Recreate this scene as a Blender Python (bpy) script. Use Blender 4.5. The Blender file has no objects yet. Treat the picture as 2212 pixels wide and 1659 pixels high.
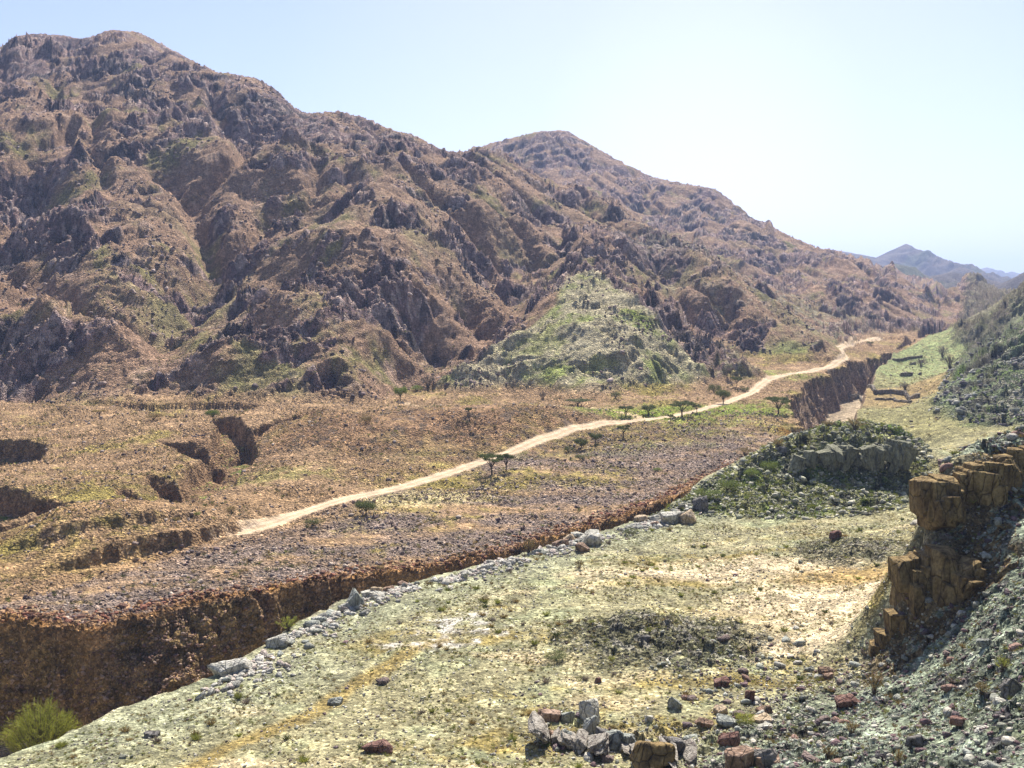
import bpy, math, random
import numpy as np
R = math.radians
scene = bpy.context.scene
# ------------------------------------------------------------------ camera, sky, sun, exposure
H = 35.0; FOC = 2170.0; CX, CY = 1106.0, 829.5; PITCH = R(5.0)
cam_d = bpy.data.cameras.new("camera"); cam = bpy.data.objects.new("camera", cam_d)
scene.collection.objects.link(cam); scene.camera = cam
cam.location = (0, 0, H); cam.rotation_euler = (R(90) - PITCH, 0, 0)
cam_d.sensor_width = 36.0; cam_d.lens = 36.0 * FOC / 2212.0
cam_d.clip_start = 0.3; cam_d.clip_end = 20000
SUN_AZ, SUN_EL = R(11), R(50)          # azimuth to the right of the view axis (+Y)
world = bpy.data.worlds.new("World"); scene.world = world; world.use_nodes = True
wn = world.node_tree; wn.nodes.clear()
wo = wn.nodes.new('ShaderNodeOutputWorld'); wb = wn.nodes.new('ShaderNodeBackground')
sky = wn.nodes.new('ShaderNodeTexSky'); sky.sky_type = 'NISHITA'; sky.sun_disc = False
sky.sun_elevation = SUN_EL; sky.sun_rotation = SUN_AZ
sky.air_density = 1.0; sky.dust_density = 1.1; sky.ozone_density = 2.0; sky.altitude = 400
wb.inputs['Strength'].default_value = 0.075
_gd = (400 / 2170., 1.0, math.tan(R(9))); _gl = math.sqrt(sum(c * c for c in _gd))
tcw = wn.nodes.new('ShaderNodeTexCoord'); dotn = wn.nodes.new('ShaderNodeVectorMath'); dotn.operation = 'DOT_PRODUCT'; dotn.inputs[1].default_value = tuple(c / _gl for c in _gd)
nrm = wn.nodes.new('ShaderNodeVectorMath'); nrm.operation = 'NORMALIZE'; wn.links.new(tcw.outputs['Generated'], nrm.inputs[0]); wn.links.new(nrm.outputs[0], dotn.inputs[0])
gr = wn.nodes.new('ShaderNodeValToRGB'); gr.color_ramp.elements[0].position = .92; gr.color_ramp.elements[0].color = (0, 0, 0, 1); gr.color_ramp.elements[1].position = 1.0; gr.color_ramp.elements[1].color = (1.5, 1.1, .9, 1)
e_ = gr.color_ramp.elements.new(.988); e_.color = (.7, .42, .3, 1); wn.links.new(dotn.outputs['Value'], gr.inputs[0])
tnt = wn.nodes.new('ShaderNodeMix'); tnt.data_type = 'RGBA'; tnt.blend_type = 'MULTIPLY'; tnt.inputs[0].default_value = 1; tnt.inputs[7].default_value = (1.06, .96, 1.0, 1); wn.links.new(sky.outputs[0], tnt.inputs[6])
adw = wn.nodes.new('ShaderNodeMix'); adw.data_type = 'RGBA'; adw.blend_type = 'ADD'; adw.inputs[0].default_value = 1; wn.links.new(tnt.outputs[2], adw.inputs[6]); wn.links.new(gr.outputs[0], adw.inputs[7])
wn.links.new(adw.outputs[2], wb.inputs['Color']); wn.links.new(wb.outputs[0], wo.inputs['Surface'])
sun_d = bpy.data.lights.new("sun", 'SUN'); sun = bpy.data.objects.new("sun", sun_d)
scene.collection.objects.link(sun)
sun_d.energy = 5.0; sun_d.angle = R(0.5); sun_d.color = (1.0, 0.95, 0.86)
sun.rotation_euler = (R(90) - SUN_EL, 0, math.pi - SUN_AZ)
scene.view_settings.view_transform = 'Standard'; scene.view_settings.look = 'None'
scene.view_settings.gamma = 1.0; scene.view_settings.exposure = 1.0
scene.cycles.max_bounces = 5; scene.cycles.diffuse_bounces = 3; scene.cycles.volume_bounces = 1
scene.cycles.transparent_max_bounces = 6; scene.cycles.use_adaptive_sampling = True
rng = np.random.default_rng(7); random.seed(7)

# ------------------------------------------------------------------ photo pixel (2212 wide) -> world
cp, sp = math.cos(PITCH), math.sin(PITCH)
def ray(px, py):
    v = (CY - py) / FOC
    yy = cp + v * sp
    return (px - CX) / FOC / yy, (-sp + v * cp) / yy        # x/Y, (z-H)/Y
def W(px, py, Y):
    a, b = ray(px, py); return (a * Y, Y, H + b * Y)
def zt(Y):                                                   # level of the far gravel terrace
    Y = np.asarray(Y, float)
    return np.where(Y < 500, -4 + .035 * (Y - 120), 9.3 + .02 * (np.minimum(Y, 1200) - 500))
def T(px, py, dz=0.0):                                       # point on that terrace (dz above it)
    a, b = ray(px, py); lo, hi = 20., 2500.
    for _ in range(50):
        m = .5 * (lo + hi)
        if H + b * m > float(zt(m)) + dz: lo = m
        else: hi = m
    return (a * m, m, float(zt(m)) + dz)
def G(px, py, z=0.0):
    a, b = ray(px, py); Y = (z - H) / b; return (a * Y, Y, z)

# ------------------------------------------------------------------ noise
GA = rng.random(256) * 2 * math.pi
GXt, GYt = np.cos(GA).astype(np.float32), np.sin(GA).astype(np.float32)
def hsh(ix, iy, seed):
    h = ix.astype(np.uint32) * np.uint32(374761393) + iy.astype(np.uint32) * np.uint32(668265263) + np.uint32((seed * 362437 + 9176) & 0xffffffff)
    h = (h ^ (h >> np.uint32(13))) * np.uint32(1274126177)
    return h ^ (h >> np.uint32(16))
def perlin(x, y, seed=0):
    xi = np.floor(x); yi = np.floor(y); fx = (x - xi).astype(np.float32); fy = (y - yi).astype(np.float32)
    ix = xi.astype(np.int64); iy = yi.astype(np.int64)
    u = fx * fx * fx * (fx * (fx * 6 - 15) + 10); v = fy * fy * fy * (fy * (fy * 6 - 15) + 10)
    def g(dx, dy):
        h = (hsh(ix + dx, iy + dy, seed) & np.uint32(255)).astype(np.int64)
        return GXt[h] * (fx - dx) + GYt[h] * (fy - dy)
    a = g(0, 0); b = g(1, 0); c = g(0, 1); d = g(1, 1)
    p = a + u * (b - a); q = c + u * (d - c)
    return (p + v * (q - p)) * 1.5
def fbm(x, y, o, seed=0, gain=.5):
    s = 0; a = 1.; t = 0.
    for i in range(o):
        s = s + a * perlin(x, y, seed + i * 17); t += a; a *= gain; x = x * 2.03 + 11.3; y = y * 2.03 - 7.1
    return s / t
def ridged(x, y, o, seed=0, gain=.5):
    s = 0; a = 1.; t = 0.
    for i in range(o):
        s = s + a * (1 - 2 * np.abs(perlin(x, y, seed + i * 17))); t += a; a *= gain; x = x * 2.07 + 5.3; y = y * 2.07 - 3.1
    return s / t
def facets(x, y, seed=0, tilt=.8):
    """angular blocks: each cell is a tilted plane at its own height (about -0.5..0.5 in units of a cell)"""
    xi = np.floor(x).astype(np.int64); yi = np.floor(y).astype(np.int64)
    best = np.full(x.shape, 9., np.float32); out = np.zeros(x.shape, np.float32); idv = np.zeros(x.shape, np.float32)
    for dx in (-1, 0, 1):
        for dy in (-1, 0, 1):
            h = hsh(xi + dx, yi + dy, seed)
            a = (h & np.uint32(255)).astype(np.float32) / 255; b = ((h >> np.uint32(8)) & np.uint32(255)).astype(np.float32) / 255
            c = ((h >> np.uint32(16)) & np.uint32(255)).astype(np.float32) / 255; e = ((h >> np.uint32(24)) & np.uint32(255)).astype(np.float32) / 255
            px = (x - xi - dx - a).astype(np.float32); py = (y - yi - dy - b).astype(np.float32)
            d = px * px + py * py; m = d < best
            best = np.where(m, d, best); ang = e * 6.2832
            out = np.where(m, (c - .5) + tilt * (np.cos(ang) * px + np.sin(ang) * py), out); idv = np.where(m, c, idv)
    return out, idv
def sst(a, b, x):
    t = np.clip((x - a) / (b - a), 0, 1); return t * t * (3 - 2 * t)
def seg_dist(x, y, pts, zs=False):
    """distance to a polyline, its sign (left of travel +) and the arc length"""
    best = np.full(x.shape, 1e9); sg = np.zeros(x.shape); L = np.zeros(x.shape); acc = 0.
    for (ax, ay), (bx, by) in zip(pts[:-1], pts[1:]):
        dx, dy = bx - ax, by - ay; l2 = dx * dx + dy * dy
        t = np.clip(((x - ax) * dx + (y - ay) * dy) / l2, 0, 1)
        d = np.hypot(x - ax - t * dx, y - ay - t * dy); m = d < best
        best = np.where(m, d, best); sg = np.where(m, np.sign(dx * (y - ay) - dy * (x - ax)), sg)
        L = np.where(m, acc + t * math.sqrt(l2), L); acc += math.sqrt(l2)
    return best, sg, L
def poly_sd(x, y, pts):
    """signed distance to a closed polygon, + inside"""
    P = list(pts) + [pts[0]]
    xs = [p[0] for p in pts]; ys = [p[1] for p in pts]; mg = 30
    out = np.full(x.shape, -999.)
    m = (x > min(xs) - mg) & (x < max(xs) + mg) & (y > min(ys) - mg) & (y < max(ys) + mg)
    if not m.any(): return out
    X, Y = x[m], y[m]; d, _, _ = seg_dist(X, Y, P)
    ins = np.zeros(X.shape, bool)
    for (ax, ay), (bx, by) in zip(P[:-1], P[1:]):
        c = (ay > Y) != (by > Y)
        with np.errstate(divide='ignore', invalid='ignore'):
            ins ^= c & (X < (bx - ax) * (Y - ay) / (by - ay + 1e-12) + ax)
    out[m] = np.where(ins, d, -d); return out
def xy(l): return [(p[0], p[1]) for p in l]

# ------------------------------------------------------------------ control points of the relief
CPT = []
def line(pts, step=None):
    """pts: 3D points; sampled along so that the relief follows the line"""
    for a, b in zip(pts[:-1], pts[1:]):
        L = math.dist(a[:2], b[:2]); st = step or max(4., .06 * a[1]); n = max(1, int(L / st))
        for i in range(n): CPT.append(tuple(a[k] + (b[k] - a[k]) * i / n for k in range(3)))
    CPT.append(tuple(pts[-1]))
def Wl(l, step=None): line([W(*p) for p in l], step)
TRP = [(470, 1168), (480, 1165), (560, 1136), (640, 1107), (740, 1077), (850, 1054), (950, 1023), (1020, 1000), (1100, 977), (1200, 944), (1270, 925), (1330, 912), (1400, 903), (1470, 893), (1530, 880), (1590, 859), (1640, 834), (1690, 811),
       (1740, 801), (1790, 789), (1826, 775), (1812, 762), (1835, 752), (1870, 742), (1900, 737)]
# near terrace (green-grey flat)
for p in [(300, 1620, -.6), (700, 1640, 0), (1100, 1640, .3), (1450, 1560, .8), (600, 1460, -.6), (900, 1400, 0), (1150, 1420, .2),
          (1100, 1280, .2), (1300, 1220, .3), (1500, 1250, .4), (1700, 1280, .7), (1850, 1300, 1.2), (1620, 1160, .3), (1500, 1140, 0),
          (1900, 1230, 1.6), (1750, 1420, 1.0), (1600, 1450, .8), (1500, 1340, .6), (-200, 1700, -1)]: CPT.append(G(*p))
# near rim of the gorge and the bottom below the bank
RIMN = [(-300, 1800, -1.5), (0, 1640, -1.5), (190, 1562, -1.5), (330, 1508, -1.2), (470, 1462, -1.), (540, 1415, -.9), (640, 1345, -.8), (740, 1292, -.8), (860, 1262, -.6),
        (960, 1236, -.4), (1050, 1213, -.3), (1130, 1192, -.2), (1210, 1165, 0), (1290, 1145, 0), (1370, 1122, .3), (1440, 1098, .5), (1500, 1075, .7)]
rimn = [G(*p) for p in RIMN]; line(rimn)
# far terrace: the plane, every so often
for Yp in (150, 175, 200, 230, 265, 300, 330):
    for sx in (-.95, -.75, -.6, -.45, -.32, -.2, -.08, .03):
        if Yp > 300 and sx < -.1: continue
        if sx > -.05 and Yp < 180: continue
        if -.27 < sx < .1 and 212 < Yp < 310: continue
        CPT.append((sx * Yp, Yp, float(zt(Yp))))
for p in [(1250, 1010), (1400, 1000), (1500, 960), (1400, 940), (1600, 920), (1550, 900), (1650, 880), (1620, 1000 - 40), (1680, 850), (1740, 815), (1790, 788), (1850, 765),
          (1900, 752), (1960, 742), (2010, 733), (1380, 905), (1300, 930), (1330, 890), (1450, 882), (1200, 960), (1100, 1000)]: CPT.append(T(*p))
# low brown rise in front of the green spur
Wl([(640, 985, 214), (760, 940, 226), (870, 907, 238), (1000, 890, 245), (1110, 875, 252), (1200, 868, 264), (1260, 880, 274)])
for p in [(660, 1010), (780, 985), (900, 965), (1000, 945), (1090, 925)]: CPT.append(T(*p, .8))
for p in [(880, 885), (1000, 884), (1080, 880), (1160, 876), (760, 895)]: CPT.append(T(*p))
# foot of the mountains
base1 = [T(-500, 880, 2), T(-200, 880, 1.5), T(0, 868, 1.5), T(150, 880, 1), T(300, 895, 1), T(450, 905, .5), T(560, 893, .5), T(650, 888, .5), T(760, 880, .5), T(850, 862, .3)]
line(base1)
line([T(px_, py_ - 14, 5.5) for px_, py_ in [(-500, 876), (-200, 878), (0, 866), (150, 878), (300, 892), (450, 902), (560, 890), (650, 884), (740, 876)]])
# first massif: a face of about 27 degrees rising from its foot; k > 1 pushes a gully back, k < 1 brings a spur forward
def MD(px, py, k=1.0, g=.5, foot=((-900, 292), (0, 292), (600, 293), (760, 300), (860, 325), (1000, 350), (1110, 378), (1270, 415), (1500, 425), (1650, 415))):
    Y0 = np.interp(px, [f[0] for f in foot], [f[1] for f in foot]); b = -ray(px, py)[1]
    return (H - float(zt(Y0)) + g * Y0) / (g + b) * (1 + (k - 1) * 1.45)
def Ml(l, k=1.0, **kw): line([W(p[0], p[1], MD(p[0], p[1], (p[2] if len(p) > 2 else k), **kw)) for p in l])
Ml([(-900, 150), (-400, 130), (-150, 110), (0, 98), (60, 76), (160, 74), (225, 76), (260, 62), (325, 69), (360, 90), (420, 123), (480, 155), (560, 168), (610, 195), (640, 228), (680, 252)])
Ml([(690, 250, 1.12), (745, 238, 1.13), (790, 252, 1.1), (830, 272, 1.03), (850, 279), (900, 291), (950, 318), (1000, 333), (1060, 352), (1110, 388), (1150, 425), (1200, 445), (1290, 474), (1350, 492), (1430, 520), (1500, 548), (1540, 575)])
for p in [(-900, 1000, 90), (-600, 1000, 110), (-300, 1050, 120), (-150, 950, 130), (0, 950, 100), (100, 850, 60), (160, 760, 45), (220, 690, 40), (-40, 800, 110), (-700, 1500, 40), (0, 1700, 60), (600, 2000, 60), (-1200, 1200, 40), (-1300, 700, 60), (900, 2100, 10)]: CPT.append(p)
# spurs (k < 1) and gullies (k > 1)
Ml([(225, 90), (205, 180, .98), (150, 300, .97), (120, 410, .96), (100, 470, .97)])
Ml([(480, 160), (440, 270, .97), (350, 430, .96), (280, 560, .95), (240, 680, .95), (190, 790, .97), (160, 865, .99)])
Ml([(845, 283), (760, 285, .99), (690, 300, .98), (600, 322, .97), (520, 345, .98)])
Ml([(640, 262, 1.04), (560, 318, 1.05), (470, 345, 1.05)])
Ml([(1000, 337), (900, 370, .97), (800, 400, .96), (700, 470, .94), (600, 560, .94), (520, 660, .95), (470, 760, .96), (440, 850, .99)])
Ml([(1110, 392), (1060, 440, .96), (980, 520, .95), (900, 590, .94), (840, 680, .94), (740, 760, .96), (640, 840, .99)])
Ml([(380, 430, 1.05), (430, 560, 1.06), (400, 680, 1.06), (350, 790, 1.03), (330, 865, 1.0)])
Ml([(60, 500, 1.05), (20, 560, 1.06), (-20, 640, 1.06), (40, 760, 1.03)])
Ml([(760, 450, 1.04), (720, 560, 1.06), (640, 680, 1.06), (560, 790, 1.04), (520, 872, 1.0)])
Ml([(-120, 300, .96), (-100, 480, .95), (-60, 650, .95), (0, 780, .98)])
Ml([(60, 560, .98), (90, 660, .96), (70, 760, .97)])
Ml([(960, 640, 1.0), (1040, 600, .99), (1090, 590, 1.0)])
Ml([(1180, 540, 1.06), (1110, 655, 1.08), (1060, 700, 1.06), (1000, 765, 1.05), (930, 815, 1.03), (870, 850, 1.01)])
Ml([(1250, 468), (1300, 540, .97), (1390, 620, .95), (1450, 690, .96), (1540, 760, .97), (1630, 800, .99)])
Ml([(1310, 600, 1.0), (1330, 520, .98)])
GF = dict(foot=((800, 322), (1200, 326), (1400, 335), (1560, 350)))
Ml([(1270, 588), (1235, 605, .99), (1200, 628, .98), (1110, 692, .97), (1000, 775, .98), (905, 845, 1.)], **GF)
Ml([(1270, 588), (1330, 625, .99), (1375, 650, .98), (1430, 705, .98), (1490, 780, .99), (1540, 850, 1.)], **GF)
Ml([(1270, 600, .99), (1240, 700, .97), (1210, 790, .97), (1190, 855, 1.)], **GF)
Ml([(1330, 660, 1.0), (1350, 750, .97), (1370, 850, 1.)], **GF)
Ml([(1110, 760, 1.02), (1100, 850, 1.01)], **GF)
line([W(1270, 590, 412), W(1285, 560, 440)])
Ml([(1460, 660, 1.05), (1530, 750, 1.03), (1590, 805, 1.0)])
GS = dict(foot=((1400, 440), (1700, 440), (1830, 466)))
Ml([(1520, 560), (1560, 588, .99), (1600, 616, .97), (1680, 650, .96), (1740, 695, .97), (1790, 740, .99), (1825, 764, 1.)], **GS)
Ml([(1620, 700, .98), (1640, 780, 1.)], **GS)
for p in [(1650, 806), (1700, 800), (1750, 792), (1790, 780)]: CPT.append(T(*p, .6))
# second massif
Wl([(800, 400, 1180), (1000, 330, 1150), (1050, 312, 1150), (1110, 297, 1150), (1160, 283, 1150), (1220, 280, 1150), (1275, 312, 1140), (1330, 343, 1130), (1400, 380, 1110), (1440, 388, 1100), (1490, 404, 1080), (1545, 408, 1060), (1575, 432, 1040), (1620, 470, 1010),
    (1700, 510, 950), (1760, 535, 910), (1810, 541, 890), (1840, 566, 880), (1900, 600, 860), (1960, 633, 840), (2030, 663, 820), (2090, 690, 790)])
Wl([(1220, 285, 1145), (1250, 380, 1020), (1330, 450, 900), (1400, 505, 790), (1440, 530, 720)])
Wl([(1100, 305, 1130), (1120, 380, 1000), (1180, 440, 880)])
Wl([(1545, 412, 1050), (1540, 480, 930), (1580, 560, 790), (1610, 600, 700), (1660, 640, 620)])
Wl([(1760, 538, 900), (1750, 600, 780), (1790, 650, 670), (1850, 705, 570), (1870, 735, 510)])
Wl([(1400, 400, 1100), (1430, 470, 960), (1490, 550, 800)])
Wl([(1900, 603, 850), (1930, 655, 700), (1990, 700, 620)])
Wl([(1660, 530, 940), (1690, 600, 800), (1740, 660, 660)])
for p in [(1900, 738), (1960, 728), (2020, 718), (2060, 708), (2090, 702)]: CPT.append(T(*p, .5))
# wadi side, right bank and hills on the right
for p in [(1950, 800, -.5), (1900, 862, -5), (2000, 762, 2), (2045, 745, 5.5), (1960, 930, -2), (1900, 905, -4.5), (1980, 880, -3), (1990, 830, -1.5), (2020, 800, 1), (2100, 960, 4), (2000, 1090, 2), (2190, 945, 5.5), (1960, 1120, 1.2), (2000, 1000, 1.8), (2050, 930 + 40, 3), (2080, 1010, 4.5)]: CPT.append(G(*p))
for p in [(2095, 701), (2075, 709)]: CPT.append(T(*p))
line([T(*p) for p in TRP])
Wl([(2003, 912, 262), (2030, 868, 290), (2060, 835, 312), (2112, 780, 330), (2160, 745, 337), (2212, 712, 342), (2400, 600, 350), (2800, 450, 360)])
Wl([(2010, 928, 250), (2100, 928, 247), (2212, 925, 247), (2450, 915, 250), (2900, 900, 250)])
Wl([(2120, 850, 290), (2212, 830, 290), (2500, 750, 290)])
Wl([(2065, 742, 590), (2095, 712, 570), (2150, 662, 545), (2180, 640, 535), (2212, 618, 525), (2400, 500, 500), (2800, 350, 480)])
Wl([(2120, 760, 480), (2212, 750, 430)])
for p in [(420, 800, 34), (520, 1000, 26), (700, 1300, 16), (900, 1300, 20)]: CPT.append(p)
# hillock beside the gorge
Wl([(1395, 1118, 163), (1450, 1080, 168), (1520, 1035, 174), (1600, 988, 181), (1700, 935, 189), (1770, 912, 195), (1860, 896, 198), (1925, 908, 196), (1965, 935, 193), (1985, 985, 186), (2000, 1020, 178)], 5)
Wl([(1720, 985, 180), (1800, 965, 183), (1890, 965, 184), (1955, 980, 184)], 5)
Wl([(1700, 1045, 174), (1800, 1050, 174), (1880, 1060, 173), (1960, 1075, 172)], 5)
Wl([(1450, 1118, 160), (1520, 1108, 160), (1620, 1112, 157), (1740, 1115, 156), (1850, 1118, 155), (1960, 1118, 157)], 6)
for p in [(60, 215, -5), (78, 232, -7), (95, 250, -8), (70, 212, 4)]: CPT.append(p)
# spur the photographer stands on
for p in [(0, 2, 33.3), (0, 8, 29.5), (-6, 1, 32.5), (0, 20, 21), (-12, 20, 18), (0, 38, 11.5), (-25, 38, 6), (0, 56, 3.4), (-20, 58, 1.5), (-50, 60, -.8), (-80, 40, 0), (15, 20, 21.5), (12, 40, 11.8),
          (23, 42, 12), (40, 45, 18), (30, 20, 25), (60, 60, 22), (85, 90, 28), (60, 20, 32), (110, 120, 30), (12, 56, 4.5), (90, 130, 14), (130, 160, 20), (160, 200, 24), (60, -10, 33), (-60, -10, 12), (0, -20, 30)]: CPT.append(p)
for p in [(2212, 1659, 51), (2000, 1659, 56), (1850, 1659, 60), (1700, 1659, 64), (1540, 1659, 69), (2212, 1500, 60), (2050, 1560, 66), (1850, 1560, 74), (2212, 1400, 67), (2050, 1440, 77), (1950, 1450, 83), (1880, 1440, 88),
          (2150, 1300, 78), (2212, 1240, 80), (2212, 1140, 84), (2120, 1165, 86), (1760, 1520, 82)]: CPT.append(W(*p))
UT = [(2008, 1034, 90.5), (2045, 1012, 91), (2110, 985, 92), (2160, 968, 93), (2212, 950, 94), (2320, 920, 95)]
UB = [(2016, 1155, 87.5), (2060, 1140, 88), (2110, 1128, 88.5), (2160, 1108, 89), (2212, 1085, 90), (2320, 1050, 91)]
LT = [(1962, 1186, 87.2), (2000, 1166, 87.5), (2050, 1190, 86.3), (2100, 1215, 85), (2145, 1248, 84)]
LB = [(1905, 1402, 86.5), (1950, 1385, 85), (2000, 1365, 84), (2080, 1322, 83), (2150, 1262, 83.5)]
for l in (UT, UB, LT, LB): Wl(l, 2.0)
for l, dz in ((UT, .25), (LT, .35)):
    for dy in (2.2, 4.4): line([(W(*p)[0] + (.3 if p[0] > 2020 or l is LT else 1.2), p[2] + dy, W(*p)[2] + dz * dy / 2.2 * .5) for p in l], 2.2)
for p in [(2100, 965, 99), (2160, 950, 101), (2212, 935, 103), (2300, 900, 106)]: CPT.append(W(*p))
for p in [W(1990, 1040, 91), W(1940, 1200, 89), W(1925, 1330, 88)]: CPT.append((p[0], p[1], 3.2))
for px_, Y_ in [(2008, 90), (2008, 92), (2008, 95), (1985, 98), (1960, 88.5), (1950, 87), (1925, 86.5), (1900, 87)]: CPT.append((W(px_, 1200, Y_)[0] - 2.0, Y_ + .4, 2.0))
CPT += [(46, 104, 3), (50, 118, 3.5), (60, 122, 6), (38, 96, 2)]
FARP_ = [(-300, 1370), (0, 1348), (100, 1345), (200, 1357), (240, 1342), (300, 1325), (420, 1302), (540, 1290), (680, 1262), (720, 1250), (860, 1236), (960, 1226), (1050, 1207), (1130, 1186), (1210, 1158),
        (1290, 1134), (1390, 1104), (1450, 1080), (1530, 1045), (1610, 1000), (1690, 942), (1712, 905), (1702, 862), (1730, 832), (1790, 796), (1850, 772), (1905, 757), (1960, 747), (2010, 735), (2050, 725)]
# mounds on the near terrace
for (px, py, z) in [(1400, 1330, 2.2), (1340, 1360, 1.6), (1460, 1345, 2.0), (1560, 1350, 1.6), (1420, 1400, 1.2), (1820, 1170, 2.8), (1790, 1190, 1.8), (1860, 1195, 1.9), (1940, 1180, 2.0)]: CPT.append(G(px, py, z))
line([T(*p) for p in FARP_[1:-3]]); line([T(p[0], p[1] - 14) for p in FARP_[1:-3]])
CPT = np.array(CPT)
def _dedupe(P, d=1.2):
    keep = []
    for p in P:
        if all((p[0] - q[0]) ** 2 + (p[1] - q[1]) ** 2 > d * d * (1 if q[1] < 150 else 9) * (.3 if q[1] < 110 else 1) for q in keep): keep.append(p)
    return np.array(keep)
CPT = _dedupe(CPT)
# linear-kernel interpolation
def fit_rbf(P):
    n = len(P); A = np.hypot(P[:, None, 0] - P[None, :, 0], P[:, None, 1] - P[None, :, 1])
    A = A - np.eye(n) * (0.02 * np.maximum(P[:, 1], 5))
    Q = np.c_[np.ones(n), P[:, 0] / 500, P[:, 1] / 500]
    M = np.block([[A, Q], [Q.T, np.zeros((3, 3))]])
    return np.linalg.solve(M, np.r_[P[:, 2], 0, 0, 0])
def eval_rbf(P, w, x, y):
    out = np.empty(x.shape); xf, yf, o = x.ravel(), y.ravel(), out.ravel(); n = len(P)
    px, py, ww = P[:, 0].astype(np.float32), P[:, 1].astype(np.float32), w[:n].astype(np.float32)
    for i in range(0, len(xf), 20000):
        a = xf[i:i + 20000].astype(np.float32); b = yf[i:i + 20000].astype(np.float32)
        o[i:i + 20000] = np.sqrt((a[:, None] - px) ** 2 + (b[:, None] - py) ** 2) @ ww + w[n] + w[n + 1] * a / 500 + w[n + 2] * b / 500
    return o.reshape(x.shape)
RW = fit_rbf(CPT)
# coarse fan of the interpolated relief: s = x/Y, u = ln Y
S0, S1, NS = -1.7, 1.7, 520; U0, U1, NU = math.log(1.5), math.log(2300.), 560
sg_ = S1 * np.sinh(np.linspace(-1, 1, NS) * 2.2) / math.sinh(2.2); ug = np.linspace(U0, U1, NU)
YG = np.exp(ug)[:, None] * np.ones((1, NS)); XG = YG * sg_[None, :]
ZG = eval_rbf(CPT, RW, XG, YG)
def cubic(Z, fi, fj):
    i = np.clip(np.floor(fi).astype(int), 1, Z.shape[0] - 3); j = np.clip(np.floor(fj).astype(int), 1, Z.shape[1] - 3)
    a = np.clip(fi - i, -1, 2); b = np.clip(fj - j, -1, 2)
    def w(t): return [-.5 * t + t * t - .5 * t ** 3, 1 - 2.5 * t * t + 1.5 * t ** 3, .5 * t + 2 * t * t - 1.5 * t ** 3, -.5 * t * t + .5 * t ** 3]
    wa, wb = w(a), w(b); s = 0
    for k in range(4):
        r = 0
        for l in range(4): r = r + wb[l] * Z[i - 1 + k, j - 1 + l]
        s = s + wa[k] * r
    return s
def base_h(x, y):
    yy = np.maximum(y, 1.6); s = np.clip(x / yy, S0 + .01, S1 - .01)
    fj = (np.arcsinh(s / S1 * math.sinh(2.2)) / 2.2 + 1) / 2 * (NS - 1)
    fi = (np.log(yy) - U0) / (U1 - U0) * (NU - 1)
    return cubic(ZG, fi, fj)

# ------------------------------------------------------------------ water erosion of the mountains (5 m cells)
EX0, EY0, EC, ENX, ENY = -620., 270., 3.6, 380, 280
ex = EX0 + EC * np.arange(ENX); ey = EY0 + EC * np.arange(ENY)
EXg, EYg = np.meshgrid(ex, ey)
eb = base_h(EXg, EYg)
def mtn_mask(x, y):
    b = base_h(x, y) - zt(y); return b
em = sst(1, 22, eb - zt(EYg)) * sst(285, 320, EYg)
ez = eb + em * (fbm(EXg / 95, EYg / 95, 4, 3) * 20 + ridged(EXg / 55 + .4 * fbm(EXg / 60, EYg / 60, 2, 9), EYg / 55, 4, 5) * 4)
def erode(z, n_batch, n, steps, seed):
    r = np.random.default_rng(seed); h, w = z.shape; z = z.copy()
    for b in range(n_batch):
        px = r.random(n) * (w - 3) + 1; py = r.random(n) * (h - 3) + 1; dx = np.zeros(n); dy = np.zeros(n); sed = np.zeros(n); vel = np.ones(n); wat = np.ones(n)
        for s in range(steps):
            i = py.astype(int); j = px.astype(int); fx = px - j; fy = py - i
            a, b_, c, d = z[i, j], z[i, j + 1], z[i + 1, j], z[i + 1, j + 1]
            gx = (b_ - a) * (1 - fy) + (d - c) * fy; gy = (c - a) * (1 - fx) + (d - b_) * fx
            h0 = a * (1 - fx) * (1 - fy) + b_ * fx * (1 - fy) + c * (1 - fx) * fy + d * fx * fy
            dx = dx * .25 - gx; dy = dy * .25 - gy; L = np.hypot(dx, dy) + 1e-6; dx /= L; dy /= L
            nx = np.clip(px + dx, 1, w - 2.01); ny = np.clip(py + dy, 1, h - 2.01)
            i2 = ny.astype(int); j2 = nx.astype(int); gx2 = nx - j2; gy2 = ny - i2
            h1 = z[i2, j2] * (1 - gx2) * (1 - gy2) + z[i2, j2 + 1] * gx2 * (1 - gy2) + z[i2 + 1, j2] * (1 - gx2) * gy2 + z[i2 + 1, j2 + 1] * gx2 * gy2
            dh = h1 - h0; cap = np.maximum(-dh, .02) * vel * wat * 2.2
            dep = np.where(dh > 0, np.minimum(dh, sed), np.where(sed > cap, (sed - cap) * .25, -np.minimum((cap - sed) * .12, np.maximum(-dh, 0) * .12)))
            dep = np.clip(dep, -.15, .12)
            sed = sed - dep
            for (ii, jj, ww) in ((i, j, (1 - fx) * (1 - fy)), (i, j + 1, fx * (1 - fy)), (i + 1, j, (1 - fx) * fy), (i + 1, j + 1, fx * fy)):
                np.add.at(z, (ii, jj), dep * ww)
            vel = np.sqrt(np.maximum(vel * vel - dh * .6, .01)).clip(0, 4); wat *= .975
            px, py = nx, ny
        for _ in range(2):                                   # loose ground slides off anything too steep
            for ax in (0, 1):
                df = np.diff(z, axis=ax); mv = np.sign(df) * np.maximum(np.abs(df) - 1.25 * EC, 0) * .25
                if ax == 0: z[1:] -= mv; z[:-1] += mv
                else: z[:, 1:] -= mv; z[:, :-1] += mv
    return z
ee = erode(ez, 9, 4500, 48, 4)
EDEL = (ee - eb) * em
def smp0(x, y): 
    i = np.clip(((y - EY0) / EC), 0, ENY - 1).astype(int); j = np.clip(((x - EX0) / EC), 0, ENX - 1).astype(int); return EDEL[i, j]
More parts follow.
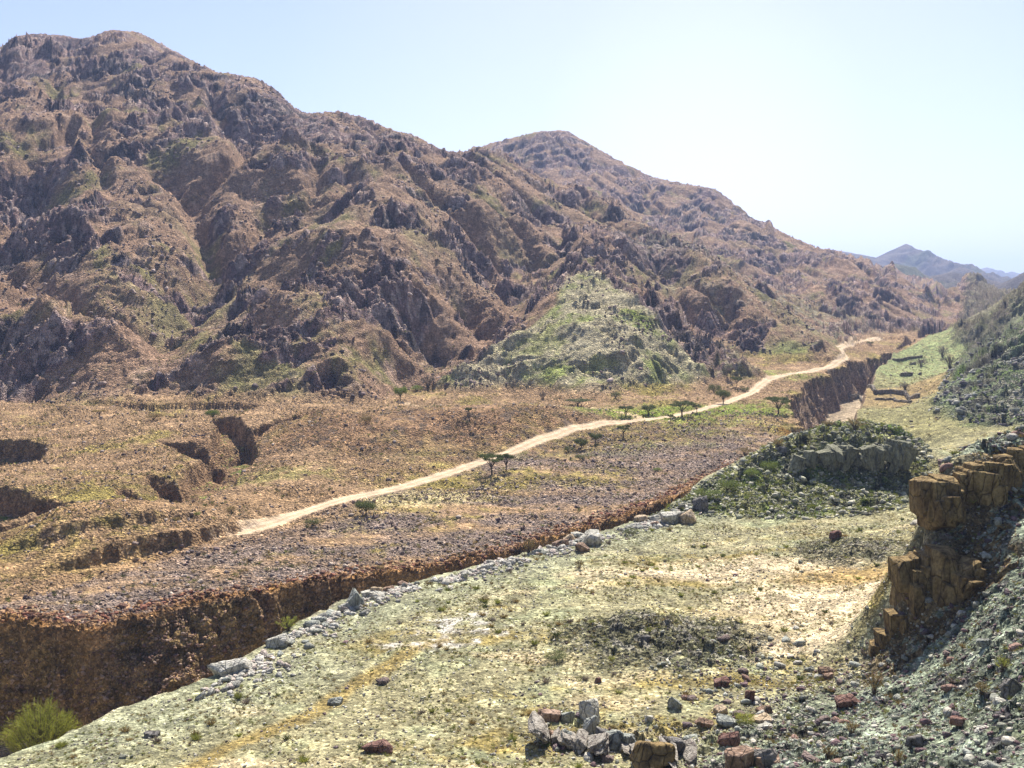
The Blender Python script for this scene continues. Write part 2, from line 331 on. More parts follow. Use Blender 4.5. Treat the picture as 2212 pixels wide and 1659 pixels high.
PIN = np.array([p for p in CPT if p[1] > 340 and p[2] > zt(p[1]) + 5 and EX0 < p[0] < EX0 + EC * ENX and p[1] < EY0 + EC * ENY])
pd = smp0(PIN[:, 0], PIN[:, 1]); num = np.zeros(EDEL.shape); den = np.full(EDEL.shape, .12); dcr = np.full(EDEL.shape, 1e9)
for (qx, qy, qz), dv in zip(PIN, pd):
    r2 = (EXg - qx) ** 2 + (EYg - qy) ** 2; w_ = np.exp(-r2 / (2 * 34. ** 2)); num += w_ * dv; den += w_
EDEL = EDEL - num / den
EFLOW = np.clip((ez - ee), -6, 8)
def samp(Zr, x, y):
    return cubic(Zr, np.clip((y - EY0) / EC, 1, ENY - 3), np.clip((x - EX0) / EC, 1, ENX - 3))

# ------------------------------------------------------------------ gorge, ravines, scarps
FARR = [T(*p) for p in FARP_]
RIGR = [G(2050, 738, 5), G(2000, 753, 1.), G(1958, 785, -3), G(1920, 825, -6), G(1893, 850, -7), G(1880, 880, -8), G(1868, 905, -8), (86, 250, -8), (70, 225, -6), (55, 205, -3), (38, 188, 0)]
FARP = xy(FARR + [(1150, 2300, 0), (-3200, 2300, 0), (-3200, 80, 0), T(-1500, 1340)])
GORGE = xy(FARR) + xy(RIGR) + xy(rimn[::-1])
HOLES = [([T(-300, 940), T(0, 953), T(60, 952), T(98, 962), T(108, 978), T(88, 993), T(40, 1001), T(0, 1004), T(-300, 1020)], 5.5),
         ([T(-300, 1040), T(0, 1043), T(60, 1055), T(100, 1072), T(122, 1090), T(92, 1106), T(40, 1113), T(-300, 1140)], 6.0),
         ([T(338, 964), T(420, 962), T(478, 970), T(500, 968), T(482, 1003), T(440, 995), T(400, 985)], 4.)]
CHAN = [([T(300, 893), T(420, 915), T(490, 938), T(505, 958), T(500, 985), T(462, 1012), T(448, 1036), T(405, 1052), T(372, 1072), T(300, 1082), T(230, 1096), T(150, 1098), T(60, 1085)], 5.0, (.8, 2.6, 4.0, 5.5, 6.5, 6.5, 5.8, 5.5, 5.5, 4.5, 4.5, 5.5, 6.0)),
        ([T(720, 925), T(640, 938), T(570, 948), T(520, 962)], 3.0, (.8, 2.0, 2.6, 3.0)),
        ([T(330, 1022), T(365, 1040), T(385, 1060)], 4.2, (2.2, 3.4, 4.)),
        ([T(262, 1050), T(290, 1066), T(318, 1080)], 3.4, (1.6, 2.6, 3.)),
        ([T(-300, 1150), T(60, 1125), T(190, 1112), T(300, 1090)], 1.8, (3., 3., 2.4, 1.5))]
SCARP = xy([T(40, 1245), T(180, 1222), T(330, 1195), T(440, 1175), T(520, 1148), T(600, 1118), T(680, 1095)])
SCARP2 = xy([T(-60, 1190), T(180, 1185), T(350, 1160), T(480, 1135), T(560, 1112), T(620, 1095)])
TRACK = xy([T(*p) for p in TRP])
BRANCH = xy([T(1400, 904), T(1345, 895), T(1285, 889), T(1220, 884), T(1130, 884), T(1060, 886), T(1000, 885), T(930, 880), T(870, 871)])
GULLC = [T(-300, 1352), T(200, 1357)]

PYE = [(880, 868), (905, 845), (1000, 775), (1110, 692), (1200, 628), (1240, 602), (1270, 588), (1330, 622), (1375, 650), (1430, 705), (1490, 780), (1545, 852)]
PYRP = xy([W(a, b, MD(a, b, {1110: .97, 1000: .98, 1200: .98, 1430: .98, 1375: .98}.get(a, 1.), **GF) + 1.5) for a, b in PYE] + [T(1545, 878), T(1200, 884), T(880, 880)])
def relief(x, y, fine=True):
    """height of the ground at (x, y); with fine=True also the masks the colours are made from"""
    h = base_h(x, y); m = {}
    z_t = zt(y); up = h - z_t
    em_ = sst(1, 22, up) * sst(285, 320, y)
    wm = (y > EY0 + 10) & (x > EX0 + 10) & (x < EX0 + EC * (ENX - 4)) & (y < EY0 + EC * (ENY - 4)) & (em_ > 0)
    d = np.zeros(x.shape); fl = np.zeros(x.shape)
    if wm.any():
        d[wm] = samp(EDEL, x[wm], y[wm]); fl[wm] = samp(EFLOW, x[wm], y[wm])
    out = (~wm) & (em_ > 0)
    if out.any(): d[out] = (em_ * (fbm(x / 130, y / 130, 4, 3) * 26 + ridged(x / 70, y / 70, 4, 5) * 4))[out]
    d = d * sst(-6, 12, poly_sd_far(x, y)); pm_ = sst(-10, 5, poly_sd(x, y, PYRP)); d = d * (1 - .85 * pm_)
    h = h + d * (1 - .5 * sst(900, 1200, y) * 0)
    # gentle swell of the terraces
    flat = 1 - sst(3, 15, up)
    farter = (h < 60) & (y > 100)
    h = h + flat * fbm(x / 23, y / 23, 3, 31) * .55 * sst(60, 120, y) + fbm(x / 7, y / 7, 2, 33) * .16 + fbm(x / 13, y / 13, 2, 35) * .5 * sst(66, 80, y) * (1 - sst(130, 160, y)) * flat
    # the old river terraces above the track
    d1, s1, l1 = seg_dist(x, y, SCARP); d2, s2, l2 = seg_dist(x, y, SCARP2)
    wob = fbm(x / 6, y / 6, 3, 41) * 1.6
    fade = sst(0, 12, l1) * (1 - sst(len_pl(SCARP) - 30, len_pl(SCARP), l1))
    h = h + 2.5 * sst(-.3, 1.3, s1 * d1 + wob) * (1 - sst(15, 60, d1 * (s1 > 0))) * fade * (d1 < 70)
    fade2 = sst(0, 12, l2) * (1 - sst(len_pl(SCARP2) - 30, len_pl(SCARP2), l2))
    h = h + 1.7 * sst(-.3, 1.6, s2 * d2 + wob * 1.2) * (1 - sst(10, 50, d2 * (s2 > 0))) * fade2 * (d2 < 60)
    # ravines
    hole = np.zeros(x.shape)
    wn_ = fbm(x / 9, y / 9, 4, 51) * 3.4 + np.abs(perlin(x / 3.1, y / 3.1, 53)) * -1.2
    for P, dep in HOLES:
        sd = poly_sd(x, y, xy(P)) + wn_ * .5
        k = sst(0, 2.4, sd); h = h - dep * k * (.85 + .15 * sst(2, 8, sd)); hole = np.maximum(hole, sst(-.5, 1.5, sd))
    for P, dep, hw in CHAN:
        P2 = xy(P); xs0, xs1 = min(p[0] for p in P2) - 15, max(p[0] for p in P2) + 15; ys0, ys1 = min(p[1] for p in P2) - 20, max(p[1] for p in P2) + 20
        mm = (x > xs0) & (x < xs1) & (y > ys0) & (y < ys1)
        if not mm.any(): continue
        dd, _, ll = seg_dist(x[mm], y[mm], P2); cum = np.r_[0, np.cumsum([math.dist(a, b) for a, b in zip(P2[:-1], P2[1:])])]
        w_ = np.interp(ll, cum, hw); e_ = w_ + wn_[mm] * .55 - dd
        h[mm] -= dep * np.minimum(w_ / 3., 1.) * sst(0, 2.0, e_) * .9 + .9 * sst(-7, 1, e_) * np.minimum(w_ / 3., 1)
        hole[mm] = np.maximum(hole[mm], sst(-.3, .8, e_))
    # main gorge
    sd = poly_sd(x, y, GORGE)
    farside, _, _ = seg_dist(x, y, xy(FARR[::1])) if fine else (np.abs(sd), 0, 0)
    nearside = np.abs(farside - np.abs(sd)) > .5
    wg = fbm(x / 19, y / 19, 3, 61) * 5.6 + (.5 - np.abs(perlin(x / 5.2, y / 5.2, 63)) * 2) * 1.3 + fbm(x / 2.2, y / 2.2, 2, 65) * .7
    debris = np.exp(-(((x - G(350, 1430, -6)[0]) / 5.0) ** 2)) * (y < 135) * (y > 85)
    wall_w = 3.6 + 15 * debris + 2.0 * sst(230, 330, y)
    sdw = sd + (wg - 2.0 * sst(112, 125, y) * (1 - sst(230, 300, y))) * np.where(nearside, .25, 1.0)
    t = np.clip(sdw / wall_w, 0, 1)
    prof = np.where(nearside, sst(0, 1, np.clip(sdw / (7 - 4 * sst(240, 300, y)), 0, 1)), (t ** .8))
    fl_z = zt(y) - 13.0 - 2 * sst(250, 400, y)
    h = np.where(sdw > 0, h + (fl_z - h) * prof, h)
    gorge = sst(-.2, .6, sdw)
    # mounds of rubble near the right edge of the gorge etc.
    m['up'] = up; m['hole'] = hole; m['gorge'] = gorge; m['prof'] = prof; m['near'] = nearside; m['fl'] = fl; m['sdw'] = sdw
    dt, st_, lt = seg_dist(x, y, TRACK); db, _, lb = seg_dist(x, y, BRANCH)
    m['dt'] = dt; m['db'] = db; m['lt'] = lt
    h = h - .25 * (1 - sst(2.3, 3.4, dt)) * (y > 100)
    if not fine: return h
    return h, m
def poly_sd_far(x, y):
    return poly_sd(x, y, FARP)
def len_pl(p): return sum(math.dist(a, b) for a, b in zip(p[:-1], p[1:]))

def blob(x, y, p, rx, ry, rot=0., soft=.35, wob=.35, seed=71):
    dx, dy = x - p[0], y - p[1]; c, s = math.cos(rot), math.sin(rot)
    q = np.sqrt(((dx * c + dy * s) / rx) ** 2 + ((-dx * s + dy * c) / ry) ** 2)
    near = q < 2
    q2 = q.copy()
    if near.any():
        q2[near] = q[near] + wob * fbm(x[near] / (.35 * (rx + ry) / 2), y[near] / (.35 * (rx + ry) / 2), 3, seed) * 1.6
    return 1 - sst(1 - soft, 1 + soft, q2)

# ------------------------------------------------------------------ the fan of vertices: rows follow the relief
NCi, NCo = 1180, 46
s_in = np.linspace(-.565, .565, NCi)
s_o = .565 + (1.45 - .565) * (np.linspace(0, 1, NCo + 1)[1:] ** 1.7)
scol = np.r_[-s_o[::-1], s_in, s_o]; NC = len(scol); NR = 1560
cs = scol[::6]; uu = np.linspace(math.log(2.0), math.log(2200.), 2600)
Yc = np.exp(uu)[:, None] * np.ones((1, len(cs))); Xc = Yc * cs[None, :]
Hc = relief(Xc, Yc, False)
e = (Hc - H) / Yc
run = np.maximum.accumulate(e, axis=0); vis = (e >= run - .004).astype(float)
de = np.abs(np.gradient(e, axis=0)) * 1005
dens = 0.10 + de * (.25 + .75 * vis) * 1.0
k = np.exp(-np.linspace(-2, 2, 41) ** 2); k /= k.sum()
dens = np.apply_along_axis(lambda v: np.convolve(np.pad(v, 20, 'edge'), k, 'valid'), 0, dens)
k2 = np.exp(-np.linspace(-2, 2, 9) ** 2); k2 /= k2.sum()
dens = np.apply_along_axis(lambda v: np.convolve(np.pad(v, 4, 'edge'), k2, 'valid'), 1, dens)
cdf = np.cumsum(dens, 0); cdf = (cdf - cdf[0]) / (cdf[-1] - cdf[0])
Ur = np.stack([np.interp(np.linspace(0, 1, NR), cdf[:, i], uu) for i in range(len(cs))], 1)
fj = np.interp(scol, cs, np.arange(len(cs))); j0 = np.clip(fj.astype(int), 0, len(cs) - 2); fr = fj - j0
U = Ur[:, j0] * (1 - fr) + Ur[:, j0 + 1] * fr
Y = np.exp(U); X = Y * scol[None, :]
Z, M = relief(X, Y, True)

# regions (world space)
up = M['up']
px_s = X / Y
farside = poly_sd(X, Y, FARP)
massif = sst(.9, 4, up) * sst(270, 300, Y) * sst(-1, 6, farside) * (1 - .8 * blob(X, Y, (-15, 275), 75, 26, 0, .3, .2, 77))
RHP = xy([G(2005, 918, -1), G(2030, 880, -1), T(2060, 835, -8), T(2085, 800, -7), T(2050, 770, -7), T(2040, 752, -4), T(2060, 735, 0), T(2100, 712, 0), (338, 760), (560, 1240), (1080, 2300), (3300, 2300), (3300, 600), (600, 200), G(2400, 935, 3), G(2212, 930, 2), G(2100, 932, 1)])
rsd = poly_sd(X, Y, RHP); righthill = np.where(rsd > -900, sst(-2, 4, rsd + fbm(X / 12, Y / 12, 3, 79) * 6), 0.)
hk = [W(1395, 1118, 160), W(1500, 1050, 172), W(1600, 990, 182), W(1700, 932, 192), W(1860, 896, 206), W(1950, 905, 205), W(1990, 960, 195), W(2005, 1060, 172), W(1940, 1118, 157), W(1740, 1120, 155), W(1500, 1115, 158)]
hill_sd = poly_sd(X, Y, xy(hk)) ; hillock = sst(-2, 3, hill_sd + fbm(X / 6, Y / 6, 3, 81) * 2.5)
spur_l = xy([G(1480, 1700, .5), G(1700, 1530, 1), G(1850, 1450, 2), (41, 92, 3), (44, 104, 3), (56, 128, 5), (90, 150, 5), (170, 230, 5), (260, 100, 5), (100, -40, 5), (-40, -40, 5), (-15, 30, 5), (0, 60, 3)])
spur = sst(-4, 4, poly_sd(X, Y, spur_l) * 1. + fbm(X / 5, Y / 5, 3, 83) * 4)
spur = np.where(poly_sd(X, Y, spur_l) == -999, 0, spur)
facecl = (massif > 0)
# ---- rock relief
n60 = fbm(X / 85, Y / 85, 3, 101); n25 = fbm(X / 26, Y / 26, 3, 103)
gz_y = np.gradient(Z, axis=0) / np.maximum(np.gradient(Y, axis=0), 1e-3)
pyr = sst(-2, 2, poly_sd(X, Y, PYRP) + n25 * 6) * (up > .6)
nd_ = fbm((X + Y) / 120 + .3 * n25, (X - Y) / 34, 3, 105); nd2 = fbm((X + Y) / 42, (X - Y) / 15, 3, 107)
outc = sst(-.07, .07, n60 * .45 + n25 * .35 + nd_ * .75 + nd2 * .55 - .02 * M['fl'] + .14 * sst(40, 200, up) - .04)
CREST1 = xy([W(a, b, MD(a, b)) for a, b in [(-900, 150), (-150, 110), (60, 76), (260, 62), (360, 90), (480, 155), (610, 195), (680, 252)]])
CREST2 = xy([W(a, b, MD(a, b)) for a, b in [(745, 240), (850, 279), (1000, 333), (1110, 388), (1290, 474), (1500, 545)]])
CREST3 = xy([W(*p) for p in [(1000, 330, 1150), (1220, 280, 1150), (1545, 408, 1060), (1700, 510, 950), (1840, 566, 880), (2030, 663, 820)]])
CRESTD = 0
dcr = np.minimum(np.minimum(seg_dist(X, Y, CREST1)[0], seg_dist(X, Y, CREST2)[0]), seg_dist(X, Y, CREST3)[0])
calm = .35 + .65 * sst(5, 45, dcr)
outc = outc * massif
A = np.clip(Y / 600, .45, 1.6)
wx = X + fbm(X / 14, Y / 14, 2, 111) * 6; wy = Y + fbm(X / 14, Y / 14, 2, 113) * 6
rc, rs = math.cos(.5), math.sin(.5)
ax_ = (wx * rc + wy * rs); ay_ = (-wx * rs + wy * rc)
f1, i1 = facets(ax_ / 26, ay_ / 15, 121, 1.1); f2, i2 = facets(ax_ / 11, ay_ / 6.5, 123, 1.1); f3, i3 = facets(ax_ / 4.6, ay_ / 3.0, 125, 1.2)
f4, i4 = facets(X / 2.1, Y / 1.7, 129, 1.2); rr = ridged(ax_ / 17, ay_ / 11, 4, 127); rock = (f1 * 2.8 + f2 * 3.4 + (f3 * 1.8 + f4 * .8) * np.clip(520 / Y, .4, 1) + rr * 1.5) * calm * np.clip(700 / Y, .5, 1)
Z = Z + outc * rock * (1 - .55 * pyr) + massif * (1 - outc) * (f2 * .4 + f3 * .35 + f4 * .22 + rr * .5)
# tilted bedding: flat treads and steep risers, broken up by noise
def beds(Zb, dip, per, sharp, seed):
    q = (Zb - dip * X + 9 * fbm(X / 60, Y / 60, 3, seed) * per / 9) / per; f = q - np.floor(q)
    return (sst(.5 - sharp, .5 + sharp, f) - f) * per
bm1 = sst(-.1, .25, fbm(X / 40, Y / 40, 3, 135) + .12) * massif; bm2 = sst(-.15, .2, fbm(X / 18, Y / 18, 3, 137)) * massif
Z = Z + calm * (bm1 * (.35 + .65 * outc) * beds(Z, .30, 11., .2, 138) * .35)
Z = Z + calm * (bm2 * (.4 + .6 * outc) * beds(Z, .42, 4.2, .2, 139) * .55 * (1 - pyr))
rb = ridged(ax_ / 40, ay_ / 9, 4, 131)
Z = Z + pyr * massif * (rb * .9)
# no face steeper than weathered rock stands
def limit_slope(Z, m, k):
    for i in range(1, NR):
        lim = Z[i - 1] + k * (Y[i] - Y[i - 1]); Z[i] = np.where(m[i] > .5, np.minimum(Z[i], lim), Z[i])
    for j in range(1, NC):
        lim = Z[:, j - 1] + k * 1.15 * (X[:, j] - X[:, j - 1]); Z[:, j] = np.where((m[:, j] > .5) & (np.abs(Y[:, j] - Y[:, j - 1]) < 1), np.minimum(Z[:, j], lim), Z[:, j])
    for j in range(NC - 2, -1, -1):
        lim = Z[:, j + 1] + k * 1.15 * (X[:, j + 1] - X[:, j]); Z[:, j] = np.where((m[:, j] > .5) & (np.abs(Y[:, j] - Y[:, j + 1]) < 1), np.minimum(Z[:, j], lim), Z[:, j])
    return Z
Z = limit_slope(Z, massif, 2.3)
# hold the crests to their true heights after all the weathering
SKY = np.array([(-400, 130), (0, 99), (30, 99), (60, 77), (100, 72), (160, 76), (200, 84), (228, 76), (260, 64), (320, 69), (360, 90), (420, 124), (480, 155), (520, 160), (570, 170), (610, 195), (640, 228), (670, 245), (740, 240), (800, 256), (850, 280), (900, 292), (950, 320), (998, 331),
    (1050, 312), (1100, 299), (1160, 284), (1220, 281), (1270, 310), (1330, 345), (1400, 380), (1440, 390), (1540, 408), (1570, 430), (1620, 470), (1700, 511), (1760, 536), (1800, 541), (1840, 566), (1900, 600), (1960, 634), (2030, 664), (2085, 689)], float)
for it in range(2):
    ee_ = np.where(massif > .3, (Z - H) / Y, -9.); top = ee_.max(0); yt_ = Y[ee_.argmax(0), np.arange(NC)]
    v_ = (CY - np.interp(scol * FOC + CX, SKY[:, 0], SKY[:, 1])) / FOC; want = (-sp + v_ * cp) / (cp + v_ * sp)
    valid = (scol > -.55) & (scol < .44) & (top > -5); dv = np.where(valid, top - want, 0.)
    kk = np.exp(-np.linspace(-2, 2, 23) ** 2); kk /= kk.sum(); dv = np.convolve(np.pad(dv, 11, 'edge'), kk, 'valid'); kk = np.ones(15) / 15; yt_ = np.convolve(np.pad(yt_, 7, 'edge'), kk, 'valid')
    wgt = np.where(Y < yt_[None], np.exp(-((Y - yt_[None]) / 70) ** 2), 1.) * (massif > 0) * np.where(Y > yt_[None], np.exp(-((Y - yt_[None]) / 120) ** 2), 1.)
    Z = Z - dv[None] * Y * wgt
# right hills
g1, gi1 = facets(X / 7, Y / 4.5, 141, 1.1); g2, gi2 = facets(X / 2.6, Y / 1.8, 143, 1.1)
ro = righthill * sst(-.25, .2, n25 + .25)
Z = Z + righthill * (ridged(X / 38, Y / 38, 3, 145) - .3) * 3.0
Z = Z + ro * (g1 * 2.4 + g2 * 1.2) * np.clip(Y / 350, .7, 1.5)
# hillock
hr = hillock * sst(-.3, .25, fbm(X / 8, Y / 8, 3, 151) + .15)
h1_, hi1 = facets(X / 3.2 + .3 * perlin(X / 3, Y / 3, 152), Y / 2.6, 153, 1.2); h2_, hi2 = facets(X / 1.2, Y / 1.0, 155, 1.1)
crag = blob(X, Y, (W(1850, 1000, 180)[0], 181), 17, 6.5, .05, .3, .3, 157)
Z = Z + hr * (h1_ * .75 + h2_ * .42) + crag * (h1_ * .5 + h2_ * .5)
# spur and terraces: rubble
s1_, si1 = facets(X / 1.9, Y / 1.9, 161, 1.1); s2_, si2 = facets(X / .75, Y / .75, 163, 1.1)
rub = spur * sst(-.35, .15, fbm(X / 6, Y / 6, 3, 165) + .1)
nearT = (Y < 240) * (1 - M['gorge'])
Z = Z + rub * (s1_ * .42 + s2_ * .26) * (Y < 150)
mound = np.maximum(blob(X, Y, G(1440, 1365, 1.5), 9.5, 7, 0, .35, .35, 167), blob(X, Y, G(1830, 1180, 2), 7, 6, 0, .3, .3, 168)) * (Y < 150)
Z = Z + mound * (s1_ * .45 + s2_ * .28)
rowr = blob(X, Y, G(1380, 1590, .6), 8.5, 3.0, -.25, .3, .4, 169) * (Y < 110)
Z = Z + rowr * (s1_ * .5 + s2_ * .3)
wallm = M['gorge'] * (1 - sst(.93, 1.0, M['prof']))
Z = Z + wallm * beds(Z, .0, 1.7, .2, 243) * .45
Z = Z + wallm * (s1_ * .55 + s2_ * .2 + h1_ * .5) * np.where(M['near'], .3, 1)
tmask = (1 - sst(1.6, 2.3, M['dt'] + fbm(X / 2, Y / 2, 2, 171) * .25)) * sst(0, 7, M['lt'] + 8 * fbm(X / 2, Y / 2, 2, 172)) * (Y > 100)
bmask = (1 - sst(1.2, 2.0, M['db'] + fbm(X / 2, Y / 2, 2, 173) * .5)) * (Y > 200) * (up < 6)
terr = np.clip((1 - massif) * (1 - righthill) * (1 - hillock) * (1 - spur) * (1 - M['gorge']) * (Y > 60), 0, 1)
f0_ = sst(-3, 3, poly_sd(X, Y, FARP)) * (Y > 100)
gravel = sst(-.3, .25, fbm(X / 18, Y / 9, 3, 181) + .15)
Z = Z + terr * (1 - tmask) * (s2_ * .16 * (.4 + gravel) + s1_ * .10 * f0_ + fbm(X / 1.1, Y / 1.1, 2, 183) * .05) * (.45 + .55 * f0_) * np.clip(Y / 130, .6, 2.2)
rimcob = (1 - sst(0, 3.5, np.abs(M['sdw'] + 1.2))) * (1 - M['near']) * (Y < 260) * (Y > 90)
Z = Z + rimcob * (s2_ * .4 + s1_ * .4)

# ------------------------------------------------------------------ colours (albedo only)
def C(r, g, b): return np.array([r, g, b], np.float32)
def mixc(col, c, m):
    m = np.clip(m, 0, 1)[..., None].astype(np.float32); return col * (1 - m) + c * m
dYr = np.gradient(Y, axis=0); slope = np.abs(np.gradient(Z, axis=0) / np.maximum(dYr, 1e-3))
dXc = np.gradient(X, axis=1); slx = np.abs(np.gradient(Z, axis=1) / np.maximum(dXc, 1e-3))
steep = np.sqrt(slope ** 2 + slx ** 2)
n1 = fbm(X / 30, Y / 30, 4, 201); n2 = fbm(X / 9, Y / 9, 4, 203); n3 = fbm(X / 3, Y / 3, 3, 205); nst = fbm(X / 40, Y / 8, 4, 207)
# base: near terrace
col = np.zeros(X.shape + (3,), np.float32) + C(.375, .34, .205)
col = mixc(col, C(.35, .36, .215), sst(-.05, .5, n2 + .6 * n1))
col = mixc(col, C(.30, .24, .10), sst(.08, .5, nst + .5 * n3))
col = mixc(col, C(.58, .48, .30), sst(.12, .55, fbm(X / 16, Y / 7, 4, 211)))
rsn = seg_dist(X, Y, xy(rimn))[0]
col = mixc(col, C(.345, .355, .24), (1 - sst(6, 16, rsn + 5 * n2)) * .7)
sandp = np.maximum(blob(X, Y, G(1800, 1300, 1), 11, 9, .2, .5, .5, 213), blob(X, Y, G(1600, 1230, .5), 16, 5, .1, .5, .6, 214))
sandp = np.maximum(sandp, blob(X, Y, G(1780, 1390, 1), 8, 3.5, .2, .4, .5, 215))
col = mixc(col, C(.76, .62, .42), sandp * .85 * (Y < 180))
col = mixc(col, C(.42, .28, .12), blob(X, Y, G(1860, 1240, 1.5), 8, 4, 0, .5, .4, 216) * .8)
pale = np.maximum(blob(X, Y, G(960, 1380, 0), 5.5, 3.5, .5, .4, .6, 217), blob(X, Y, G(1000, 1345, 0), 4, 2.5, .5, .4, .6, 218))
col = mixc(col, C(.62, .58, .50), pale * sst(-.2, .2, n3) * (Y < 130))
pth = seg_dist(X, Y, xy([G(350, 1700), G(500, 1600), G(640, 1548), G(780, 1462), G(880, 1412), G(960, 1385)]))[0]
col = mixc(col, C(.36, .27, .11), (1 - sst(.3, 1.6, pth + .9 * n3)) * .85)
# far terrace
f_ = np.maximum(sst(-3, 3, farside) * (Y > 100), (poly_sd(X, Y, GORGE) > -2) * (~M['near']))
below = sst(-2, 3, -np.where(seg_dist(X, Y, TRACK)[1] > 0, 1, -1) * M['dt'])
tcol = np.zeros_like(col) + C(.45, .305, .185)
tcol = mixc(tcol, C(.34, .27, .235), below * gravel * sst(-4, 10, 60 - M['dt']) * (Y < 260) * .85)
tcol = mixc(tcol, C(.40, .32, .12), sst(.0, .45, n1 + .4 * n3))
tcol = mixc(tcol, C(.46, .31, .18), sst(.1, .5, nst) * .7)
for (p, rx, ry, a) in [(T(1560, 885), 30, 13, .9), (T(1420, 895), 32, 10, .95), (T(1350, 935), 20, 10, .8), (T(1270, 950), 18, 7, .8), (T(1650, 800, 2), 26, 12, .7), (T(1150, 970), 40, 8, .45), (T(1480, 915), 20, 8, .7), (T(560, 1030), 14, 6, .4)]:
    tcol = mixc(tcol, C(.27, .33, .07), blob(X, Y, p, rx, ry, .2, .5, .6, int(p[1])) * a * sst(-.5, .1, n3))
tcol = mixc(tcol, C(.72, .60, .34), np.maximum(blob(X, Y, T(915, 1073), 10, 5.5, .3, .3, .7, 231), blob(X, Y, T(880, 1083), 8, 4, .3, .3, .7, 232)) * .9)
tcol = mixc(tcol, C(.62, .45, .26), blob(X, Y, T(780, 1110), 16, 2.2, .45, .5, .6, 233) * .7)
tcol = mixc(tcol, C(.36, .19, .07), rimcob * .8)
tcol = mixc(tcol, C(.46, .30, .17), np.clip((1 - sst(0, 9, np.abs(seg_dist(X, Y, SCARP2)[0] - 9))), 0, 1) * .6)
col = mixc(col, tcol, f_)
tcol = None
rise = blob(X, Y, (-12, 242), 60, 20, .25, .4, .4, 239) * (up < 9) * f_
col = mixc(col, C(.33, .20, .12), rise * .7); col = mixc(col, C(.16, .12, .09), rise * sst(.78, .84, facets(X / 1.6, Y / 2.2, 240)[1]) * .8)
# right bank beyond the hillock
rb_ = (1 - f_) * sst(225, 260, Y)
rcol = np.zeros_like(col) + C(.33, .30, .15)
rcol = mixc(rcol, C(.31, .35, .16), blob(X, Y, G(1960, 800, -1), 45, 75, -.3, .4, .4, 235) * sst(-.6, .2, n3 + .4 * n2))
rcol = mixc(rcol, C(.40, .28, .14), blob(X, Y, G(1900, 880, -4), 26, 30, 0, .4, .4, 236) * .8)
col = mixc(col, rcol, rb_)
# gorge wall and bed
wcol = np.zeros_like(col) + C(.37, .255, .125)
wcol = mixc(wcol, C(.45, .30, .17), sst(-.1, .4, n3 + .4 * n2)); wcol = mixc(wcol, C(.15, .105, .065), sst(.0, .35, fbm((X + Y) / 16, Z / .9, 3, 241)) * .8)
wcol = mixc(wcol, C(.37, .27, .20), sst(220, 300, Y) * .8)
wcol = mixc(wcol, C(.40, .38, .27), M['near'] * .8 * (Y < 220))
bed = sst(.9, 1.0, M['prof']) * M['gorge']
wcol = mixc(wcol, C(.50, .40, .28), bed)
col = mixc(col, wcol, M['gorge'])
hcol = C(.34, .22, .13); col = mixc(col, hcol, M['hole'] * (M['gorge'] < .5))
col = mixc(col, C(.22, .30, .07), M['hole'] * (1 - sst(.2, .5, steep)) * sst(-.1, .2, n2))
# mountains
scree = np.zeros_like(col) + C(.42, .285, .20)
scree = mixc(scree, C(.31, .27, .13), sst(.05, .45, n1 + .5 * n2 + .012 * M['fl']))
scree = mixc(scree, C(.50, .36, .27), sst(.1, .45, n2 + .3 * n3))
rk = np.zeros_like(col) + C(.215, .15, .145)
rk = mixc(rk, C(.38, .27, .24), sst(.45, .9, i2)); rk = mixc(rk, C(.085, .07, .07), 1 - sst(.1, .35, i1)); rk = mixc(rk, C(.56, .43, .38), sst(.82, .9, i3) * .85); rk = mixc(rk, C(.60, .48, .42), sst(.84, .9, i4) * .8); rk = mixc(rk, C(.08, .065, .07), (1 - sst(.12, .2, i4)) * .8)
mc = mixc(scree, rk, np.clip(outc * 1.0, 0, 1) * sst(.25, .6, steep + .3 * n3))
mc = mixc(mc, C(.33, .24, .22), blob(X, Y, W(240, 340, 610), 60, 45, 0, .6, .7, 251) * sst(0, .4, n3) * .6)
pc = np.zeros_like(col) + C(.46, .45, .22); pc = mixc(pc, C(.62, .54, .38), sst(.0, .35, rb + .2 * n3) * .9); pc = mixc(pc, C(.18, .17, .12), 1 - sst(-.45, -.1, rb + .2 * n3))
pc = mixc(pc, C(.28, .34, .09), sst(.0, .4, fbm(X / 22, Y / 22, 4, 255) + .3 * n3) * .8)
mc = mixc(mc, pc, pyr)
mc = mixc(mc, C(.31, .31, .14), sst(.0, .5, fbm(X / 50, Y / 50, 3, 259) + .3 * n3) * (1 - sst(20, 90, up)) * (1 - outc) * .6)
sp2 = blob(X, Y, W(1680, 720, 580), 70, 90, -.5, .4, .4, 257)
mc = mixc(mc, C(.40, .36, .27), sp2 * sst(.0, .3, n3 + .5 * n2) * .8)
mc = mixc(mc, C(.24, .30, .09), (1 - sst(0, 10, up)) * sst(-.1, .3, n2) * (px_s > .05) * (px_s < .33) * .8)
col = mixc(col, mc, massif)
rh = np.zeros_like(col) + C(.23, .27, .15); rh = mixc(rh, C(.19, .28, .06), sst(.1, .4, n2)); rh = mixc(rh, C(.13, .12, .10), ro * (1 - sst(.3, .6, gi1))); rh = mixc(rh, C(.36, .34, .26), ro * sst(.7, .9, gi2))
rh = mixc(rh, C(.26, .20, .14), sst(430, 560, Y) * .75)
col = mixc(col, rh, righthill)
hc = np.zeros_like(col) + C(.42, .41, .20); hc = mixc(hc, C(.15, .22, .05), sst(-.1, .3, n2)); hc = mixc(hc, C(.36, .35, .26), sst(.6, .85, hi2) * hr); hc = mixc(hc, C(.10, .10, .07), (1 - sst(.15, .35, hi1)) * hr); hc = mixc(hc, C(.24, .25, .14), crag * .5 * sst(-.2, .2, n3))
col = mixc(col, hc, hillock)
